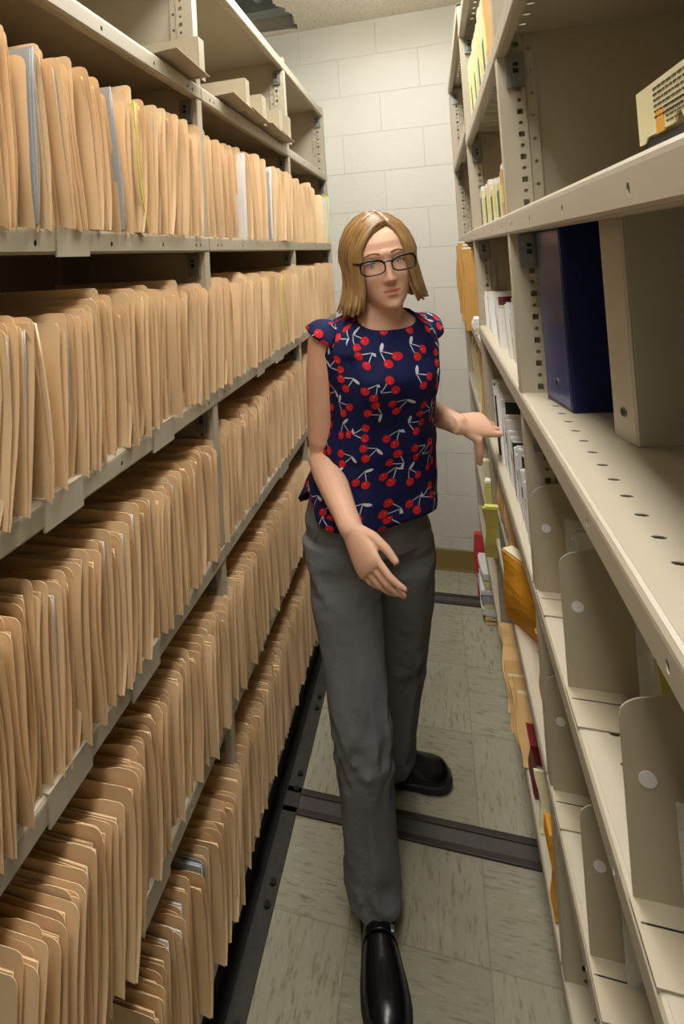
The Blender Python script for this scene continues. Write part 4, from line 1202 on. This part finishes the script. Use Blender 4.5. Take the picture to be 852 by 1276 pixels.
# trousers
tr = MB()
def leg_rings(L, fwd):
    out = []
    n = 40
    for i in range(n + 1):
        t = i / n * (len(L) - 1); a = int(min(t, len(L) - 2)); f = t - a
        f2 = f
        q = [L[a][k] + (L[a + 1][k] - L[a][k]) * f2 for k in range(4)]
        ring = []
        for j in range(32):
            th = 2 * PI * j / 32
            wr = 0
            z = q[2]
            knee = math.exp(-((z - .42) / .10) ** 2); thigh = math.exp(-((z - .76) / .07) ** 2); hem = math.exp(-((z - .10) / .07) ** 2)
            nn = lambda k, f: noise.noise(Vector((math.cos(th) * 1.3 + k + z * f * .35, math.sin(th) * 1.3 - z * f * .25, z * f + k)))
            wr += .026 * knee * (.35 - abs(nn(L[0][0] * 5, 15))) + .026 * thigh * (.3 - abs(nn(3 + L[0][0], 14))) + .024 * hem * (.3 - abs(nn(7 + L[0][0], 13)))
            wr += .006 * noise.noise(Vector((math.cos(th) * 1.5 + L[0][0] * 9, math.sin(th) * 1.5, z * 6)))
            crease = .006 * G(math.atan2(math.sin(th), math.cos(th)), .16) * min(1, max(0, (.7 - z) / .3))
            r = q[3] + wr + crease
            ring.append(V3(q[:3]) + fwd * math.cos(th) * r + UP.cross(fwd).normalized() * -1 * math.sin(th) * r)
        out.append(ring)
    return out
tr.loft(leg_rings(RLEG, V3((.25, -.97, 0)).normalized())); tr.loft(leg_rings(LLEG, V3((.62, -.78, 0)).normalized()))
tr.loft([[torso_pt(z, 2 * PI * j / 32, .005) for j in range(32)] for z in (.80, .83, .87, .91, .95, .985)])
tme = remeshed(tr, 'trousers', 'grey_trouser', .004, 3, .5)
o = part(link('trousers', tme)); trousers = o
m = MB()
for k in range(2):
    a, b = (.62, .30)
m.tube([torso_pt(.93, -.9, .0075), torso_pt(.89, -1.15, .0075), torso_pt(.84, -1.32, .008)], [.0014] * 3, 6); m.build('pocket_seam', 'grey_trouser', trousers, smooth=True)

# shoes
def shoe(heel, toe, nm):
    heel, toe = V3(heel), V3(toe); d = (toe - heel); L = d.length; d.normalize(); s = V3((-d.y, d.x, 0))
    e = empty(nm, heel); part(e)
    wid = [(0, .020), (.03, .031), (.10, .035), (.25, .034), (.45, .037), (.65, .047), (.80, .048), (.90, .041), (.96, .030), (1.0, .012)]
    top = [(0, .066), (.03, .084), (.10, .092), (.25, .092), (.38, .088), (.5, .080), (.65, .066), (.80, .060), (.90, .054), (.96, .046), (1.0, .030)]
    def ip(T, t):
        for a, b in zip(T[:-1], T[1:]):
            if t <= b[0]: return a[1] + (b[1] - a[1]) * (t - a[0]) / (b[0] - a[0])
        return T[-1][1]
    ts = [0, .015, .04, .08, .14, .22, .3, .38, .46, .54, .62, .7, .78, .85, .9, .94, .97, .99, 1]
    rings = []
    for t in ts:
        w, h = ip(wid, t), ip(top, t); ring = []
        for j in range(24):
            a = 2 * PI * j / 24; c, sn = math.cos(a), math.sin(a)
            x = w * math.copysign(abs(c) ** .75, c); z = .020 + (h - .020) * max(0, sn) ** .72 if sn > 0 else .020 + .004 * sn
            if sn > 0: x *= 1 - .18 * sn
            ring.append(d * (t * L) + s * x + UP * z)
        rings.append(ring)
    m = MB(); m.loft(rings); m.build('upper', 'shoe_leather', e, smooth=True)
    rings = []
    for k, (z, g) in enumerate(((0.001, -.001), (.004, .003), (.021, .004), (.025, .001))):
        ring = []
        for t in ts: ring.append(d * (t * L + (g if t > .5 else -g) * 1.0) + s * (ip(wid, t) + g) + UP * z)
        for t in ts[::-1]: ring.append(d * (t * L + (g if t > .5 else -g) * 1.0) - s * (ip(wid, t) + g) + UP * z)
        rings.append(ring)
    m = MB(); m.loft(rings); m.build('sole', 'sole_rubber', e)
    m = MB(); pts = []
    t0 = .44
    for k in range(13):
        a = PI * k / 12; w, h = ip(wid, t0) + .002, ip(top, t0) + .002
        pts.append(d * (t0 * L + .01 * math.sin(a)) + s * w * math.copysign(abs(math.cos(a)) ** .75, math.cos(a)) * (1 - .18 * math.sin(a)) + UP * (.024 + (h - .024) * math.sin(a) ** .72))
    m.tube(pts, [(.010, .0018)] * 13, 8, up=d); m.build('strap', 'shoe_leather', e, smooth=True)
    m = MB(); q = pts[3]; m.box(q.x - .007, q.x + .007, q.y - .007, q.y + .007, q.z - .003, q.z + .004); m.build('buckle', 'galvanised', e, bevel=.002)
shoe((-.238, 1.405, .0), (-.178, 1.135, .0), 'shoe')
shoe((-.262, 1.715, .0), (-.052, 1.752, .0), 'shoe')

# ------------------------------------------------------------------ lights and camera
def ceiling_light(y, L, strength, label):
    """surface-mounted fluorescent fitting: white pan and glowing wrap-round diffuser"""
    e = empty('ceiling_light', (-.12, y, ZC))
    m = MB(); m.box(-.16, .16, -L / 2, L / 2, -.030, -.001); m.build('pan', 'white_paper', e, bevel=.002)
    m = MB(); n = 8
    m.loft([[(-.13 * math.cos(PI * k / n), yy, -.031 - .055 * math.sin(PI * k / n) ** .7) for k in range(n + 1)] for yy in (-L / 2 + .01, L / 2 - .01)])
    t = NT('tube_glow_%d' % round(strength * 10)); t.base((.8, .8, .8, 1)); t.b.inputs['Emission Color'].default_value = (1, .985, .955, 1); t.b.inputs['Emission Strength'].default_value = strength
    m.build('diffuser', t.m.name, e)
    tag(e, label, 'ceiling light')
ceiling_light(1.55, 1.60, 23.0, 'glowing fluorescent ceiling fitting over the woman in the aisle')
ceiling_light(-.10, 1.22, 17.0, 'dimmer fluorescent ceiling fitting over the aisle behind the viewer')
w = bpy.data.worlds.new('World'); SC.world = w; w.use_nodes = True
w.node_tree.nodes['Background'].inputs[0].default_value = (.02, .02, .02, 1)
w.node_tree.nodes['Background'].inputs[1].default_value = .5

F, CX, CY, W, HH = 700.0, 330.018, 294.716, 852, 1276
yaw, pitch, roll = .288118, .0383427, .0576519
cam = bpy.data.cameras.new('camera'); co = bpy.data.objects.new('camera', cam); COL.objects.link(co)
cam.sensor_fit = 'HORIZONTAL'; cam.sensor_width = 36; cam.lens = F / W * 36
cam.shift_x = (W / 2 - CX) / W; cam.shift_y = (CY - HH / 2) / W
R = Matrix.Rotation(yaw, 3, 'Z') @ Matrix.Rotation(pitch, 3, 'X') @ Matrix.Rotation(roll, 3, 'Y')
M = Matrix((R.col[0], R.col[2], -R.col[1])).transposed().to_4x4()
M.translation = (0, 0, 1.55)
co.matrix_world = M; cam.clip_start = .02
SC.camera = co
SC.view_settings.view_transform = 'Standard'; SC.view_settings.look = 'None'
SC.view_settings.gamma = 1; SC.view_settings.exposure = 0.0; SC.view_settings.use_curve_mapping = False
SC.cycles.max_bounces = 8; SC.cycles.diffuse_bounces = 5; SC.cycles.transparent_max_bounces = 8
SC.cycles.use_denoising = True
